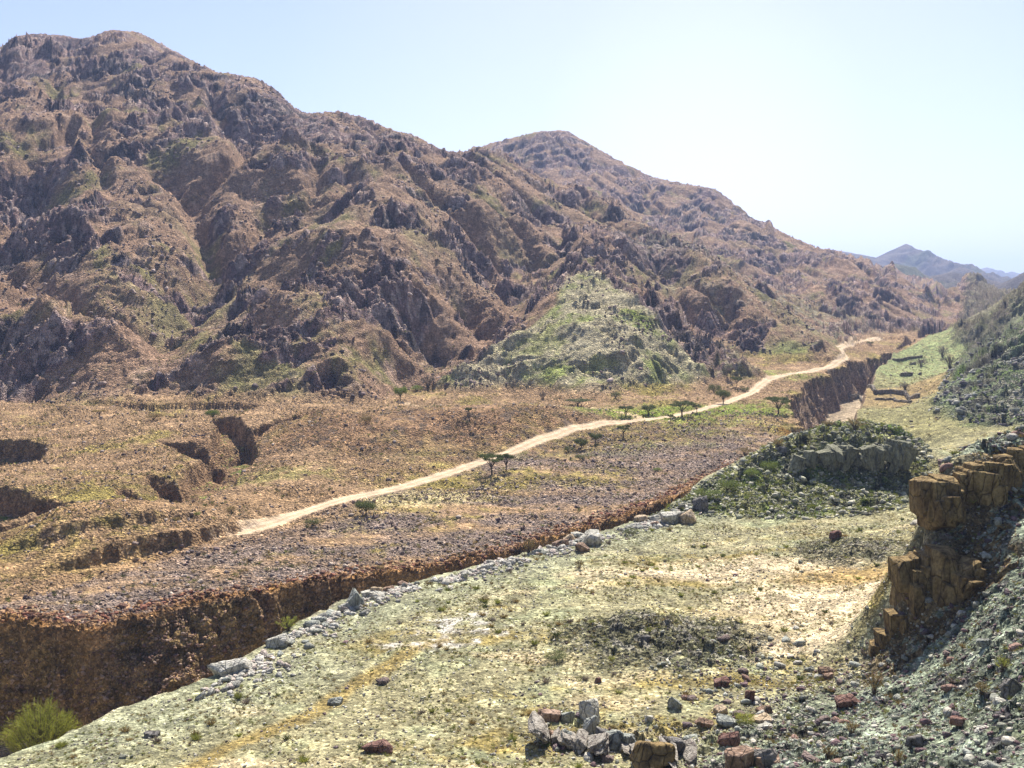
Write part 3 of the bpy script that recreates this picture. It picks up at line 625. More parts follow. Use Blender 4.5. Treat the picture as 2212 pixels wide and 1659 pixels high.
sc = np.zeros_like(col) + C(.33, .37, .27); sc = mixc(sc, C(.36, .40, .32), sst(.55, .9, si1) * rub); sc = mixc(sc, C(.15, .14, .14), (1 - sst(.2, .4, si2)) * rub); sc = mixc(sc, C(.33, .34, .12), sst(.2, .5, n2) * .7)
col = mixc(col, sc, spur * (Y < 200))
cf_ = spur * sst(.8, 1.6, steep) * (Y > 82) * (Y < 93) * sst(.34, .37, px_s + 0 * Y)
col = mixc(col, C(.27, .20, .11), cf_)
col = mixc(col, C(.19, .19, .12), mound * .7); col = mixc(col, C(.40, .37, .30), mound * sst(.7, .9, si2))
col = mixc(col, C(.55, .42, .285), np.maximum(tmask, bmask * .85))
lum_ = col.mean(-1, keepdims=True); col = lum_ + (col - lum_) * (1.16 + .08 * massif[..., None])
col = np.clip(col * (1 + .22 * n3[..., None]), 0.012, 1).astype(np.float32)
rockiness = np.clip(outc + ro + hr + rub + crag + mound + .5 * gravel * f_ + .35 * (Y < 240) * f_ + .06 + .2 * (Y >= 240) + .25 * massif, 0, 1) * (1 - np.maximum(tmask, bmask))

# ------------------------------------------------------------------ materials
def mat(name): 
    m = bpy.data.materials.new(name); m.use_nodes = True; nt = m.node_tree; nt.nodes.clear()
    o = nt.nodes.new('ShaderNodeOutputMaterial'); b = nt.nodes.new('ShaderNodeBsdfPrincipled')
    nt.links.new(b.outputs[0], o.inputs['Surface']); b.inputs['Roughness'].default_value = .95
    b.inputs['Specular IOR Level'].default_value = .15
    return m, nt, b
def nd(nt, t, **kw):
    n = nt.nodes.new(t)
    for k_, v in kw.items(): setattr(n, k_, v)
    return n
def ramp(nt, src, stops):
    r = nd(nt, 'ShaderNodeValToRGB'); els = r.color_ramp.elements
    while len(els) < len(stops): els.new(.5)
    for e_, (p, c) in zip(els, stops): e_.position = p; e_.color = (c, c, c, 1) if not isinstance(c, tuple) else c + (1,)
    nt.links.new(src, r.inputs[0]); return r.outputs[0]
def mul(nt, a, b, f=1.0):
    m = nd(nt, 'ShaderNodeMix', data_type='RGBA', blend_type='MULTIPLY'); m.inputs[0].default_value = f
    nt.links.new(a, m.inputs[6]); nt.links.new(b, m.inputs[7]); return m.outputs[2]
def terrain_mat():
    m, nt, b = mat("ground_cover"); L = nt.links
    at = nd(nt, 'ShaderNodeVertexColor', layer_name="tint"); rk_ = nd(nt, 'ShaderNodeAttribute', attribute_name="rockiness")
    geo = nd(nt, 'ShaderNodeNewGeometry')
    # grain grows with the coarseness of the ground; three sizes of stone, all in metres
    cols = at.outputs['Color']
    for (sc_, lo, hi, rnd) in ((1.9, .55, 1.55, 1.), (5.5, .45, 1.7, 1.), (.55, .62, 1.35, 1.)):
        v = nd(nt, 'ShaderNodeTexVoronoi'); v.inputs['Scale'].default_value = sc_; v.inputs['Randomness'].default_value = rnd
        L.new(geo.outputs['Position'], v.inputs['Vector'])
        sep = nd(nt, 'ShaderNodeSeparateColor'); L.new(v.outputs['Color'], sep.inputs[0])
        mm_ = nd(nt, 'ShaderNodeMix', data_type='RGBA', blend_type='MULTIPLY'); L.new(cols, mm_.inputs[6]); L.new(ramp(nt, sep.outputs[0], [(0., lo), (.75, 1.0), (1., hi)]), mm_.inputs[7])
        fr_ = nd(nt, 'ShaderNodeMapRange'); fr_.inputs['From Max'].default_value = .05; fr_.inputs['To Min'].default_value = .15; fr_.inputs['To Max'].default_value = .8; L.new(rk_.outputs['Fac'], fr_.inputs['Value']); L.new(fr_.outputs[0], mm_.inputs[0]); cols = mm_.outputs[2]
    n = nd(nt, 'ShaderNodeTexNoise'); n.inputs['Scale'].default_value = .35; n.inputs['Detail'].default_value = 8; n.inputs['Roughness'].default_value = .7
    L.new(geo.outputs['Position'], n.inputs['Vector'])
    cols = mul(nt, cols, ramp(nt, n.outputs[0], [(.3, .7), (.5, 1.), (.7, 1.3)]), 1.)
    L.new(cols, b.inputs['Base Color'])
    nb = nd(nt, 'ShaderNodeTexNoise'); nb.inputs['Scale'].default_value = .9; nb.inputs['Detail'].default_value = 7; nb.inputs['Roughness'].default_value = .72
    L.new(geo.outputs['Position'], nb.inputs['Vector'])
    vb = nd(nt, 'ShaderNodeTexVoronoi'); vb.inputs['Scale'].default_value = 2.2; L.new(geo.outputs['Position'], vb.inputs['Vector'])
    ad = nd(nt, 'ShaderNodeMath', operation='ADD'); L.new(nb.outputs[0], ad.inputs[0]); L.new(vb.outputs['Distance'], ad.inputs[1])
    v3 = nd(nt, 'ShaderNodeTexVoronoi'); v3.inputs['Scale'].default_value = 7.5; L.new(geo.outputs['Position'], v3.inputs['Vector'])
    b0 = nd(nt, 'ShaderNodeBump'); b0.inputs['Strength'].default_value = 1.0; b0.inputs['Distance'].default_value = .07; b0.invert = True; L.new(v3.outputs['Distance'], b0.inputs['Height'])
    bp = nd(nt, 'ShaderNodeBump'); bp.inputs['Strength'].default_value = 1.0; L.new(b0.outputs[0], bp.inputs['Normal'])
    mr = nd(nt, 'ShaderNodeMapRange'); mr.inputs['To Min'].default_value = .12; mr.inputs['To Max'].default_value = .9
    L.new(rk_.outputs['Fac'], mr.inputs['Value']); L.new(mr.outputs[0], bp.inputs['Distance'])
    L.new(ad.outputs[0], bp.inputs['Height']); L.new(bp.outputs[0], b.inputs['Normal'])
    return m
GROUND = terrain_mat()

def grid_object(name, X, Y, Z, col, rkn, facemask, smooth=False):
    nr, nc = X.shape
    idx = np.arange(nr * nc).reshape(nr, nc)
    q = np.stack([idx[:-1, :-1], idx[:-1, 1:], idx[1:, 1:], idx[1:, :-1]], -1)[facemask]
    if len(q) == 0: return None
    used, inv = np.unique(q.ravel(), return_inverse=True)
    co = np.stack([X.ravel()[used], Y.ravel()[used], Z.ravel()[used]], 1).astype(np.float32)
    me = bpy.data.meshes.new(name); me.vertices.add(len(co)); me.vertices.foreach_set("co", co.ravel())
    me.loops.add(len(inv)); me.loops.foreach_set("vertex_index", inv.astype(np.int32))
    me.polygons.add(len(q)); me.polygons.foreach_set("loop_start", np.arange(0, len(inv), 4, dtype=np.int32))
    me.update(calc_edges=True)
    if smooth: me.polygons.foreach_set("use_smooth", np.ones(len(q), bool))
    a = me.color_attributes.new("tint", 'FLOAT_COLOR', 'POINT')
    c4 = np.ones((len(co), 4), np.float32); c4[:, :3] = col.reshape(-1, 3)[used]; a.data.foreach_set("color", c4.ravel())
    r_ = me.attributes.new("rockiness", 'FLOAT', 'POINT'); r_.data.foreach_set("value", rkn.ravel()[used].astype(np.float32))
    me.materials.append(GROUND)
    o = bpy.data.objects.new(name, me); scene.collection.objects.link(o); o['kind'] = 'structure'
    return o
def fm(a): return a[:-1, :-1] > .5
rut = 1 - sst(.15, .5, np.abs(M['dt'] - .8)); col = mixc(col, C(.68, .52, .37), rut * tmask * .6); col = mixc(col, C(.45, .34, .2), (1 - sst(.1, .5, M['dt'])) * tmask * .5)
f_track = fm(np.maximum(tmask, bmask)); f_bed = fm(bed) & ~f_track
second = fm(massif) & (fm(((Y > 905 - 260 * sst(.12, .3, px_s))).astype(float))) & ~f_track
f_m1 = fm(massif) & ~second & ~f_track; f_rh = fm(righthill) & ~f_track & ~f_m1 & ~second
f_hk = fm(hillock) & ~f_bed & ~fm(M['gorge']); f_sp = fm(spur * (Y < 200)) & ~f_hk & ~fm(M['gorge'])
f_gw = fm(M['gorge']) & ~f_bed & ~f_track & ~f_m1 & ~f_rh & ~second
f_ft = fm(f_) & ~(f_track | f_bed | second | f_m1 | f_rh | f_hk | f_sp | f_gw)
f_gr = ~(f_track | f_bed | second | f_m1 | f_rh | f_hk | f_sp | f_gw | f_ft)
for nm, f in (("dirt_road", f_track), ("wadi_bed", f_bed), ("mountain", f_m1), ("mountain_far", second), ("hill_right", f_rh), ("hillock", f_hk), ("hill_near", f_sp), ("gorge_terrain", f_gw), ("terrace_ground", f_ft), ("ground", f_gr)):
    grid_object(nm, X, Y, Z, col, rockiness, f)

def ground_z(x, y):
    """height of the finished relief at a point (nearest vertices)"""
    s = x / y; j = int(np.clip(np.searchsorted(scol, s), 1, NC - 1)); t = (s - scol[j - 1]) / (scol[j] - scol[j - 1])
    a = np.interp(y, Y[:, j - 1], Z[:, j - 1]); b = np.interp(y, Y[:, j], Z[:, j]); return float(a * (1 - t) + b * t)
# ------------------------------------------------------------------ far ranges
def far_range(name, crest, depth, seed, amp, back=.6, base=16.):
    cr = np.array([W(*p) for p in crest]); xs = np.linspace(cr[0, 0], cr[-1, 0], 420)
    cz = np.interp(xs, cr[:, 0], cr[:, 2]); cy = np.interp(xs, cr[:, 0], cr[:, 1])
    t = np.linspace(-1, back, 190)
    Xf = np.ones((len(t), 1)) * xs[None]; Tt = t[:, None] * np.ones((1, len(xs)))
    spur = fbm(Xf / (depth * .33), Xf * 0 + .3, 3, seed) * .5
    Yf = cy[None] + Tt * depth * (1 + .35 * spur)
    prof = (1 - np.abs(Tt) ** 1.15 * .98)
    rg = ridged(Xf / (depth * .22) + .6 * Tt + .5 * fbm(Xf / 200, Yf / 200, 2, seed + 3), Yf / (depth * .5), 5, seed + 5, .55)
    k_ = np.clip(np.abs(Tt) * 5, .05, 1) * np.clip((1.05 - np.abs(Tt)) * 2, 0, 1)
    Zf = base + (cz[None] - base) * prof + amp * 1.5 * (rg * .8 - .75 + fbm(Xf / 45, Yf / 45, 4, seed + 9) * .35) * k_
    nn = fbm(Xf / 60, Yf / 60, 3, seed + 11)
    cf = np.zeros(Xf.shape + (3,), np.float32) + C(.20, .16, .125); cf = mixc(cf, C(.12, .10, .09), sst(-.1, .3, nn)); cf = mixc(cf, C(.17, .19, .09), sst(.1, .4, fbm(Xf / 130, Yf / 130, 3, seed + 13)) * .7)
    return grid_object(name, Xf, Yf, Zf, cf, np.ones(Xf.shape), np.ones((len(t) - 1, len(xs) - 1), bool))
far_range("distant_hill", [(1820, 640, 1850), (1860, 604, 1850), (1891, 590, 1850), (1926, 567, 1860), (1956, 575, 1860), (2006, 596, 1850), (2056, 588, 1830), (2106, 597, 1820), (2136, 603, 1800), (2171, 612, 1780), (2260, 590, 1750), (2500, 540, 1700)], 520, 301, 26)
far_range("distant_hill", [(2120, 668, 1500), (2150, 632, 1500), (2180, 608, 1500), (2212, 588, 1500), (2300, 545, 1500), (2500, 480, 1500)], 260, 311, 14)
far_range("distant_hill", [(2030, 600, 2500), (2050, 587, 2500), (2078, 574, 2500), (2105, 587, 2500), (2140, 598, 2500), (2200, 612, 2500), (2350, 600, 2500)], 380, 321, 20)
far_range("distant_mountain", [(1650, 560, 3100), (1780, 545, 3100), (1812, 541, 3100), (1850, 548, 3100), (1892, 556, 3100), (1925, 541, 3100), (1957, 526, 3100), (1990, 545, 3100), (2020, 558, 3100), (2060, 578, 3100), (2110, 600, 3100), (2220, 630, 3100)], 900, 331, 34)
far_range("distant_mountain", [(1960, 610, 5600), (2060, 596, 5600), (2104, 584, 5600), (2132, 577, 5600), (2146, 585, 5600), (2170, 590, 5600), (2185, 586, 5600), (2230, 600, 5600), (2500, 610, 5600)], 1200, 341, 40)
def far_ground():
    ys = np.geomspace(1150, 16000, 60); ss = np.linspace(-1.5, 1.5, 90)
    Yg_ = ys[:, None] * np.ones((1, 90)); Xg_ = Yg_ * ss[None]; Zg_ = 14 + 2 * fbm(Xg_ / 300, Yg_ / 300, 3, 351)
    grid_object("ground_far", Xg_, Yg_, Zg_, np.zeros(Xg_.shape + (3,), np.float32) + C(.27, .22, .15), np.ones(Xg_.shape) * .3, np.ones((59, 89), bool))
far_ground()

# ------------------------------------------------------------------ placing helpers
def hit(px, py):
    """where the ray through a photo pixel meets the finished ground"""
    s, b = ray(px, py); j = int(np.clip(np.searchsorted(scol, s), 1, NC - 1))
    k_ = np.argmax((Z[:, j] - H) / Y[:, j] >= b)
    if k_ == 0: k_ = NR - 1
    e0, e1 = (Z[k_ - 1, j] - H) / Y[k_ - 1, j], (Z[k_, j] - H) / Y[k_, j]; f = np.clip((b - e0) / (e1 - e0 + 1e-9), 0, 1)
    y_ = Y[k_ - 1, j] + f * (Y[k_, j] - Y[k_ - 1, j]); return (s * y_, y_, H + b * y_)
def tag(o, label, cat, group=None, kind=None):
    if label: o['label'] = label
    if cat: o['category'] = cat
    if group: o['group'] = group
    if kind: o['kind'] = kind
    return o
def mesh_from(name, V, Q, mats, tri=False, tint=None, smooth=False):
    me = bpy.data.meshes.new(name); V = np.asarray(V, np.float32); Q = np.asarray(Q, np.int32); n = Q.shape[1]
    me.vertices.add(len(V)); me.vertices.foreach_set("co", V.ravel())
    me.loops.add(Q.size); me.loops.foreach_set("vertex_index", Q.ravel())
    me.polygons.add(len(Q)); me.polygons.foreach_set("loop_start", np.arange(0, Q.size, n, dtype=np.int32)); me.update(calc_edges=True)
    if smooth: me.polygons.foreach_set("use_smooth", np.ones(len(Q), bool))
    if tint is not None:
        a = me.color_attributes.new("tint", 'FLOAT_COLOR', 'POINT'); c4 = np.ones((len(V), 4), np.float32); c4[:, :3] = tint; a.data.foreach_set("color", c4.ravel())
    for m_ in (mats if isinstance(mats, list) else [mats]): me.materials.append(m_)
    return me
def link(name, me, parent=None, loc=None, rot=None, scale=None):
    o = bpy.data.objects.new(name, me); scene.collection.objects.link(o)
    if parent: o.parent = parent
    if loc is not None: o.location = loc
    if rot is not None: o.rotation_euler = rot
    if scale is not None: o.scale = scale
    return o

# ------------------------------------------------------------------ rocks
def cube_dirs(n):
    """a cube surface cut into n x n quads a side, welded"""
    vs = {}; V = []; Q = []
    def vid(p):
        k_ = tuple(np.round(p, 5))
        if k_ not in vs: vs[k_] = len(V); V.append(p)
        return vs[k_]
    g = np.tan(np.linspace(-1, 1, n + 1) * math.pi / 4)
    for ax in range(3):
        for sg in (-1, 1):
            for i in range(n):
                for j in range(n):
                    q = []
                    for (a, b) in ((i, j), (i + 1, j), (i + 1, j + 1), (i, j + 1)):
                        p = [0, 0, 0]; p[ax] = sg; p[(ax + 1) % 3] = g[a]; p[(ax + 2) % 3] = g[b]; q.append(vid(p))
                    Q.append(q if sg > 0 else q[::-1])
    V = np.array(V, float); return V / np.linalg.norm(V, axis=1)[:, None], np.array(Q)
CD = {n: cube_dirs(n) for n in (2, 3, 6, 12, 22)}
def rock_verts(n, seed, planes=9, boxy=.5, noise=.05, dims=(1, 1, 1)):
    """angular stone: the directions of a cut cube pushed out to a set of random planes"""
    r = np.random.default_rng(seed); D, Q = CD[n]; N = []; d = []
    for ax in range(3):
        for sg in (-1, 1):
            v = r.normal(0, .16 + .25 * (1 - boxy), 3); v[ax] += sg; N.append(v / np.linalg.norm(v)); d.append(1 * r.uniform(.85, 1.05))
    for i in range(planes):
        v = r.normal(0, 1, 3); v /= np.linalg.norm(v); N.append(v); d.append(r.uniform(.85, 1.25) + boxy * .2)
    N = np.array(N); d = np.array(d); dot = D @ N.T; rad = np.where(dot > .05, d / np.maximum(dot, .05), 9).min(1)
    if noise:
        for f, a in ((2.2, 1.), (4.7, .6), (9.5, .4), (17., .25)):
            k_ = r.normal(0, f, (3, 3)); ph = r.random(3) * 6
            rad = rad * (1 + noise * a * (np.sin(D @ k_[0] + ph[0]) * np.sin(D @ k_[1] + ph[1]) + .4 * np.sin(D @ k_[2] * 1.7 + ph[2])))
    return D * rad[:, None] * np.array(dims), Q
def rock_mat(name, c0, c1, dark=(.08, .07, .05), use_tint=False, scale=1.0, streak=.5):
    m, nt, b = mat(name); L = nt.links; tc = nd(nt, 'ShaderNodeTexCoord'); geo = nd(nt, 'ShaderNodeNewGeometry')
    mp = nd(nt, 'ShaderNodeMapping'); mp.inputs['Scale'].default_value = (1, 1, .45); L.new(geo.outputs['Position'], mp.inputs[0])
    n = nd(nt, 'ShaderNodeTexNoise'); n.inputs['Scale'].default_value = 1.1 * scale; n.inputs['Detail'].default_value = 8; n.inputs['Roughness'].default_value = .68; L.new(mp.outputs[0], n.inputs['Vector'])
    if use_tint:
        at = nd(nt, 'ShaderNodeVertexColor', layer_name="tint"); base = mul(nt, at.outputs[0], ramp(nt, n.outputs[0], [(.25, .65), (.5, 1.), (.75, 1.35)]))
    else:
        base = ramp(nt, n.outputs[0], [(.32, dark), (.45, c0), (.62, c1)])
    n2_ = nd(nt, 'ShaderNodeTexNoise'); n2_.inputs['Scale'].default_value = 5 * scale; n2_.inputs['Detail'].default_value = 6; L.new(geo.outputs['Position'], n2_.inputs['Vector'])
    base = mul(nt, base, ramp(nt, n2_.outputs[0], [(.3, .7), (.5, 1.), (.7, 1.25)]))
    mp3 = nd(nt, 'ShaderNodeMapping'); mp3.inputs['Scale'].default_value = (1, 1, .35); L.new(geo.outputs['Position'], mp3.inputs[0])
    vc = nd(nt, 'ShaderNodeTexVoronoi', feature='DISTANCE_TO_EDGE'); vc.inputs['Scale'].default_value = 1.3 * scale; L.new(mp3.outputs[0], vc.inputs['Vector'])
    base = mul(nt, base, ramp(nt, vc.outputs['Distance'], [(0., .35), (.035, 1.), (1., 1.)]), .8 if not use_tint else 0.)
    L.new(base, b.inputs['Base Color'])
    bp = nd(nt, 'ShaderNodeBump'); bp.inputs['Strength'].default_value = .8; bp.inputs['Distance'].default_value = .3 / scale
    mp2 = nd(nt, 'ShaderNodeMapping'); mp2.inputs['Scale'].default_value = (1, 1, .35); L.new(geo.outputs['Position'], mp2.inputs[0])
    ve = nd(nt, 'ShaderNodeTexVoronoi', feature='DISTANCE_TO_EDGE'); ve.inputs['Scale'].default_value = 1.3 * scale; L.new(mp2.outputs[0], ve.inputs['Vector'])
    ck = ramp(nt, ve.outputs['Distance'], [(0., 0.), (.05, 1.)]); hh_ = nd(nt, 'ShaderNodeMath', operation='MULTIPLY_ADD'); hh_.inputs[1].default_value = .6; L.new(ck, hh_.inputs[0]); L.new(n2_.outputs[0], hh_.inputs[2]); L.new(hh_.outputs[0], bp.inputs['Height']); L.new(bp.outputs[0], b.inputs['Normal'])
    return m
PALE = rock_mat("pale_rock", (.42, .40, .33), (.62, .58, .50)); GREY = rock_mat("grey_rock", (.24, .25, .22), (.38, .38, .33)); RED = rock_mat("red_rock", (.15, .075, .06), (.29, .18, .14))
BROWN = rock_mat("brown_rock", (.25, .16, .11), (.42, .30, .22)); OCHRE = rock_mat("ochre_rock", (.17, .115, .05), (.33, .235, .105), dark=(.06, .045, .03), scale=.8); DARKR = rock_mat("dark_rock", (.13, .12, .11), (.24, .22, .20)); TAN = rock_mat("tan_rock", (.44, .33, .21), (.58, .46, .32))
STONE = rock_mat("loose_stone", None or (.3, .3, .3), (.4, .4, .4), use_tint=True)
# (px, py of the foot, width and height in photo pixels, depth factor, material, turn, label, name)
B_ = [
 (505, 1458, 66, 34, .5, PALE, .5, "long pale grey slab lying on the lip of the gorge, lowest boulder of the rim", 3),
 (597, 1397, 50, 26, .55, PALE, .45, "flat pale slab with a pointed end on the gorge lip, above the long grey slab", 5),
 (766, 1312, 36, 36, .8, GREY, .3, "big upright grey brown boulder in the middle of the pale rim pile", 7),
 (797, 1291, 36, 17, .7, PALE, -.3, "white wedge shaped boulder resting against the big upright rim boulder", 9),
 (815, 1284, 20, 19, .8, TAN, .1, "cream rounded block in the rim pile just right of the white wedge", 11),
 (742, 1318, 24, 15, .8, PALE, .2, "low pale boulder at the left foot of the upright rim boulder", 13),
 (838, 1278, 26, 13, .8, BROWN, .4, "brownish pink boulder at the right end of the pale rim pile", 15),
 (868, 1266, 18, 12, .8, BROWN, .1, "small brown boulder beyond the right end of the rim pile", 16),
 (1003, 1252, 13, 20, .6, PALE, .4, "slim pale stone standing upright on the bank beside the gorge", 17),
 (1045, 1231, 38, 12, .5, PALE, .55, "thin white slab lying tilted on the bank of the gorge", 19),
 (1281, 1178, 35, 32, .9, PALE, -.2, "large white angular boulder at the right end of the brown boulder cluster", 21),
 (1210, 1182, 30, 18, .8, BROWN, .4, "low brown boulder at the left end of the boulder cluster", 23),
 (1229, 1172, 24, 18, .8, TAN, .2, "orange tan boulder second from the left in the boulder cluster", 25),
 (1259, 1190, 29, 17, .8, BROWN, -.5, "dark brown tilted boulder below the large white angular boulder", 27),
 (1280, 1155, 30, 10, .8, PALE, .1, "flat pale boulder just behind the large white angular one", 29),
 (1250, 1159, 30, 8, .8, PALE, -.3, "thin pale slab at the back of the boulder cluster", 31),
 (1448, 1129, 44, 26, .8, PALE, -.35, "largest white boulder at the foot of the dark green hillock", 33),
 (1486, 1130, 31, 27, .9, TAN, .2, "squarish tan boulder right of the largest white boulder by the hillock", 35),
 (1385, 1126, 30, 14, .8, TAN, .1, "low tan boulder at the left of the boulder row by the hillock", 37),
 (1413, 1126, 26, 14, .8, PALE, .3, "low white boulder between the low tan one and the largest white one", 39),
 (1415, 1136, 20, 10, .8, BROWN, .6, "small reddish boulder in front of the low white boulder", 41),
 (1516, 1112, 21, 50, .9, DARKR, .15, "tall dark standing rock with a pale top on the hillock slope", 43),
 (817, 1624, 58, 24, .5, RED, .3, "dark red boulder alone on the pale flat near the bottom edge", 45),
 (724, 1521, 34, 13, .8, GREY, .2, "low grey stone with a scooped top on the pale flat", 47),
 (327, 1592, 32, 12, .8, DARKR, .2, "small dark purple rock on the bank near the big bush", 48),
 (1271, 1552, 42, 44, .8, PALE, .1, "pale domed boulder standing highest in the bottom rock row", 49),
 (1186, 1556, 52, 24, .6, BROWN, .25, "purplish brown ledge at the left end of the bottom rock row", 51),
 (1222, 1560, 32, 22, .7, GREY, -.3, "grey block between the purplish ledge and the domed boulder", 53),
 (1273, 1592, 30, 42, .7, GREY, .3, "upright grey rock directly below the pale domed boulder", 55),
 (1221, 1612, 27, 34, .7, GREY, .1, "rounded upright grey rock left of the one below the dome", 57),
 (1196, 1600, 20, 26, .7, BROWN, .2, "small upright brown rock at the left of the bottom row", 59),
 (1300, 1600, 24, 34, .6, DARKR, -.4, "dark leaning slab between the upright grey rock and the grey block", 60),
 (1327, 1618, 44, 46, .7, GREY, .35, "broad grey block in the centre of the bottom rock row", 61),
 (1358, 1614, 30, 34, .7, GREY, -.2, "narrow grey slab leaning on the broad grey block", 63),
 (1412, 1656, 80, 66, .8, OCHRE, .1, "biggest ochre brown boulder at the bottom of the picture", 65),
 (1460, 1628, 40, 40, .8, DARKR, .3, "dark boulder touching the right side of the biggest ochre boulder", 67),
 (1558, 1481, 34, 17, .7, RED, .15, "red brown block alone in the grass above the rock row", 69),
 (1620, 1516, 22, 30, .8, RED, .2, "small reddish cairn shaped rock standing upright in the grass", 71),
 (1557, 1543, 28, 17, .8, TAN, .2, "orange cube shaped rock in the grass below the red block", 73),
 (1522, 1567, 36, 14, .6, BROWN, -.3, "long low brown rock left of the layered rock", 75),
 (1575, 1568, 33, 16, .8, GREY, .2, "layered grey rock below the orange cube shaped rock", 77),
 (1647, 1576, 40, 9, .6, PALE, .2, "thin white slab lying flat right of the layered rock", 79),
 (1648, 1560, 40, 12, .8, TAN, .1, "cream flat boulder just above the thin white slab", 80),
 (1578, 1610, 42, 30, .4, RED, .75, "slanting dark red blade of rock below the layered rock", 81),
 (1650, 1542, 34, 18, .7, BROWN, .1, "brown rock above the cream flat boulder", 83),
 (1403, 1558, 16, 16, .7, PALE, .2, "small pale pointed stone in the grass behind the rock row", 85),
 (1458, 1532, 26, 26, .8, GREY, .6, "lumpy grey rock in the grass behind the dark boulder", 87),
 (1600, 1668, 62, 48, .7, BROWN, .1, "jagged brown rock cut by the bottom edge right of the ochre boulder", 89),
 (1655, 1664, 54, 44, .7, DARKR, .3, "dark jagged rock at the bottom edge below the white slab", 91),
 (1781, 1457, 26, 20, .8, BROWN, .2, "brown block below the sandy patch near the cliff foot", 93),
 (1831, 1524, 50, 20, .4, RED, .45, "dark red slab slanting across the lower scree slope", 95),
 (2070, 1566, 34, 18, .6, RED, .3, "maroon slab in the middle of the grey scree slope", 97),
 (1980, 1612, 40, 26, .7, DARKR, .3, "dark angular rock low on the grey scree slope", 99),
 (2188, 1500, 46, 36, .8, DARKR, .2, "dark jagged rock at the right edge of the scree slope", 101),
 (2130, 1395, 30, 16, .8, GREY, .4, "grey block on the scree below the lower cliff", 103),
 (1293, 1474, 14, 13, .8, RED, .2, "small red stone at the foot of the rubble mound", 105),
 (1395, 1385, 20, 14, .8, DARKR, .2, "dark rock on the crest of the rubble mound", 107),
 (1805, 1160, 24, 15, .8, RED, .2, "reddish rock on top of the small dark mound near the cliff", 109),
 (1690, 975, 20, 12, .8, DARKR, .2, "dark rock on the upper edge of the hillock", 111),
 (1790, 1465, 22, 12, .8, BROWN, .2, "low brown stone beside the block near the cliff foot", 113),
]
for (px, py, w, h, dep, m_, tz, lab, sd) in B_:
    q = hit(px, min(py, 1657)); sc_ = q[1] / FOC; hw, hh = w * sc_ / 2, h * sc_ / 2 * 1.05
    V, Q = rock_verts(12, sd * 7 + 1, 9, .55, .045, (hw, max(hw * dep, hh * .7), hh))
    o = link("boulder", mesh_from("boulder", V, Q, m_), None, (q[0], q[1] + hw * dep * .4, q[2] + hh * .55), ((sd * .37) % .3 - .15, -tz * .45 if w > h else tz * .2, (sd * 1.3) % 1.0 - .5))
    tag(o, lab, "boulder", "large boulders on the near terrace")

# cliffs on the near spur: jointed blocks, each cliff one object
def cliff(name, blocks, label, m_, seed, boxy=.93, noise=.03, tilt=.05):
    Vs, Qs, n = [], [], 0
    for i, (px0, px1, py0, py1, Yd, th) in enumerate(blocks):
        c = W((px0 + px1) / 2, (py0 + py1) / 2, Yd); hw = (px1 - px0) / 2 * Yd / FOC; hh = (py1 - py0) / 2 * Yd / FOC
        V, Q = rock_verts(22, seed + i * 13, 8, boxy, noise, (hw * 1.03, th, hh * 1.04))
        a = math.sin(i * 2.3) * .14; V[:, 2] = np.clip(V[:, 2], -hh, hh * (1 - .12 * abs(math.sin(i * 3.3)))); V[:, 0] = np.clip(V[:, 0], -hw * 1.06, hw * 1.06); tl = tilt * math.sin(i * 5.1 + 1); V = np.c_[V[:, 0] * math.cos(tl) + V[:, 2] * math.sin(tl), V[:, 1], -V[:, 0] * math.sin(tl) + V[:, 2] * math.cos(tl)]; V = np.c_[V[:, 0] * math.cos(a) - V[:, 1] * math.sin(a) + .06 * V[:, 2] * math.sin(i), V[:, 0] * math.sin(a) + V[:, 1] * math.cos(a), V[:, 2]]
        Vs.append(V + np.array([c[0], c[1] + th * .75, c[2]])); Qs.append(Q + n); n += len(V)
    o = link(name, mesh_from(name, np.concatenate(Vs), np.concatenate(Qs), m_)); return tag(o, label, "cliff")
def face_blocks(n, top, bot, seed, wr, hr, yr, lean=.6):
    """jointed blocks filling a face between its top and bottom edge lines"""
    r = np.random.default_rng(seed); bl = []
    for k_ in range(n):
        a = top[0][0] + (top[-1][0] - top[0][0]) * (k_ + r.uniform(.1, .9)) / n; w_ = r.uniform(*wr)
        t_ = np.interp(a, [p[0] for p in top], [p[1] for p in top]); b_ = np.interp(a, [p[0] for p in bot], [p[1] for p in bot]); y_ = np.interp(a, [p[0] for p in top], [p[2] for p in top])
        h_ = (b_ - t_) * r.uniform(*hr); c_ = t_ + (b_ - t_ - h_) * r.random() ** 1.3
        bl.append((a - w_ / 2, a + w_ / 2, c_, c_ + h_, y_ - r.uniform(*yr) - (c_ - t_) / max(b_ - t_, 1) * lean, r.uniform(.9, 1.7)))
    return bl
u_top = [(2008, 1036, 90.2), (2060, 1024, 90.6), (2110, 1000, 91.4), (2160, 985, 92.2), (2212, 968, 93.2), (2300, 940, 94)]; u_bot = [(2008, 1158, 0), (2060, 1138, 0), (2110, 1130, 0), (2160, 1112, 0), (2212, 1088, 0), (2300, 1055, 0)]
l_top = [(1960, 1196, 87.6), (2010, 1180, 87.4), (2060, 1192, 86.2), (2110, 1220, 85.2), (2148, 1250, 84.6)]; l_bot = [(1900, 1400, 0), (1960, 1385, 0), (2010, 1366, 0), (2070, 1322, 0), (2110, 1292, 0), (2148, 1268, 0)]
cliff("rock_cliff", [(2010, 2066, 1040, 1152, 88.9, 1.8), (2084, 2148, 1012, 1112, 89.5, 1.9), (2058, 2090, 1050, 1130, 88.9, 1.6), (2140, 2200, 1000, 1100, 90.2, 1.8)] + face_blocks(26, u_top, u_bot, 11, (22, 60), (.35, .95), (.7, 1.9), 2.2),
    "upper ochre cliff of upright cracked blocks at the right edge", OCHRE, 401, .9, .03)
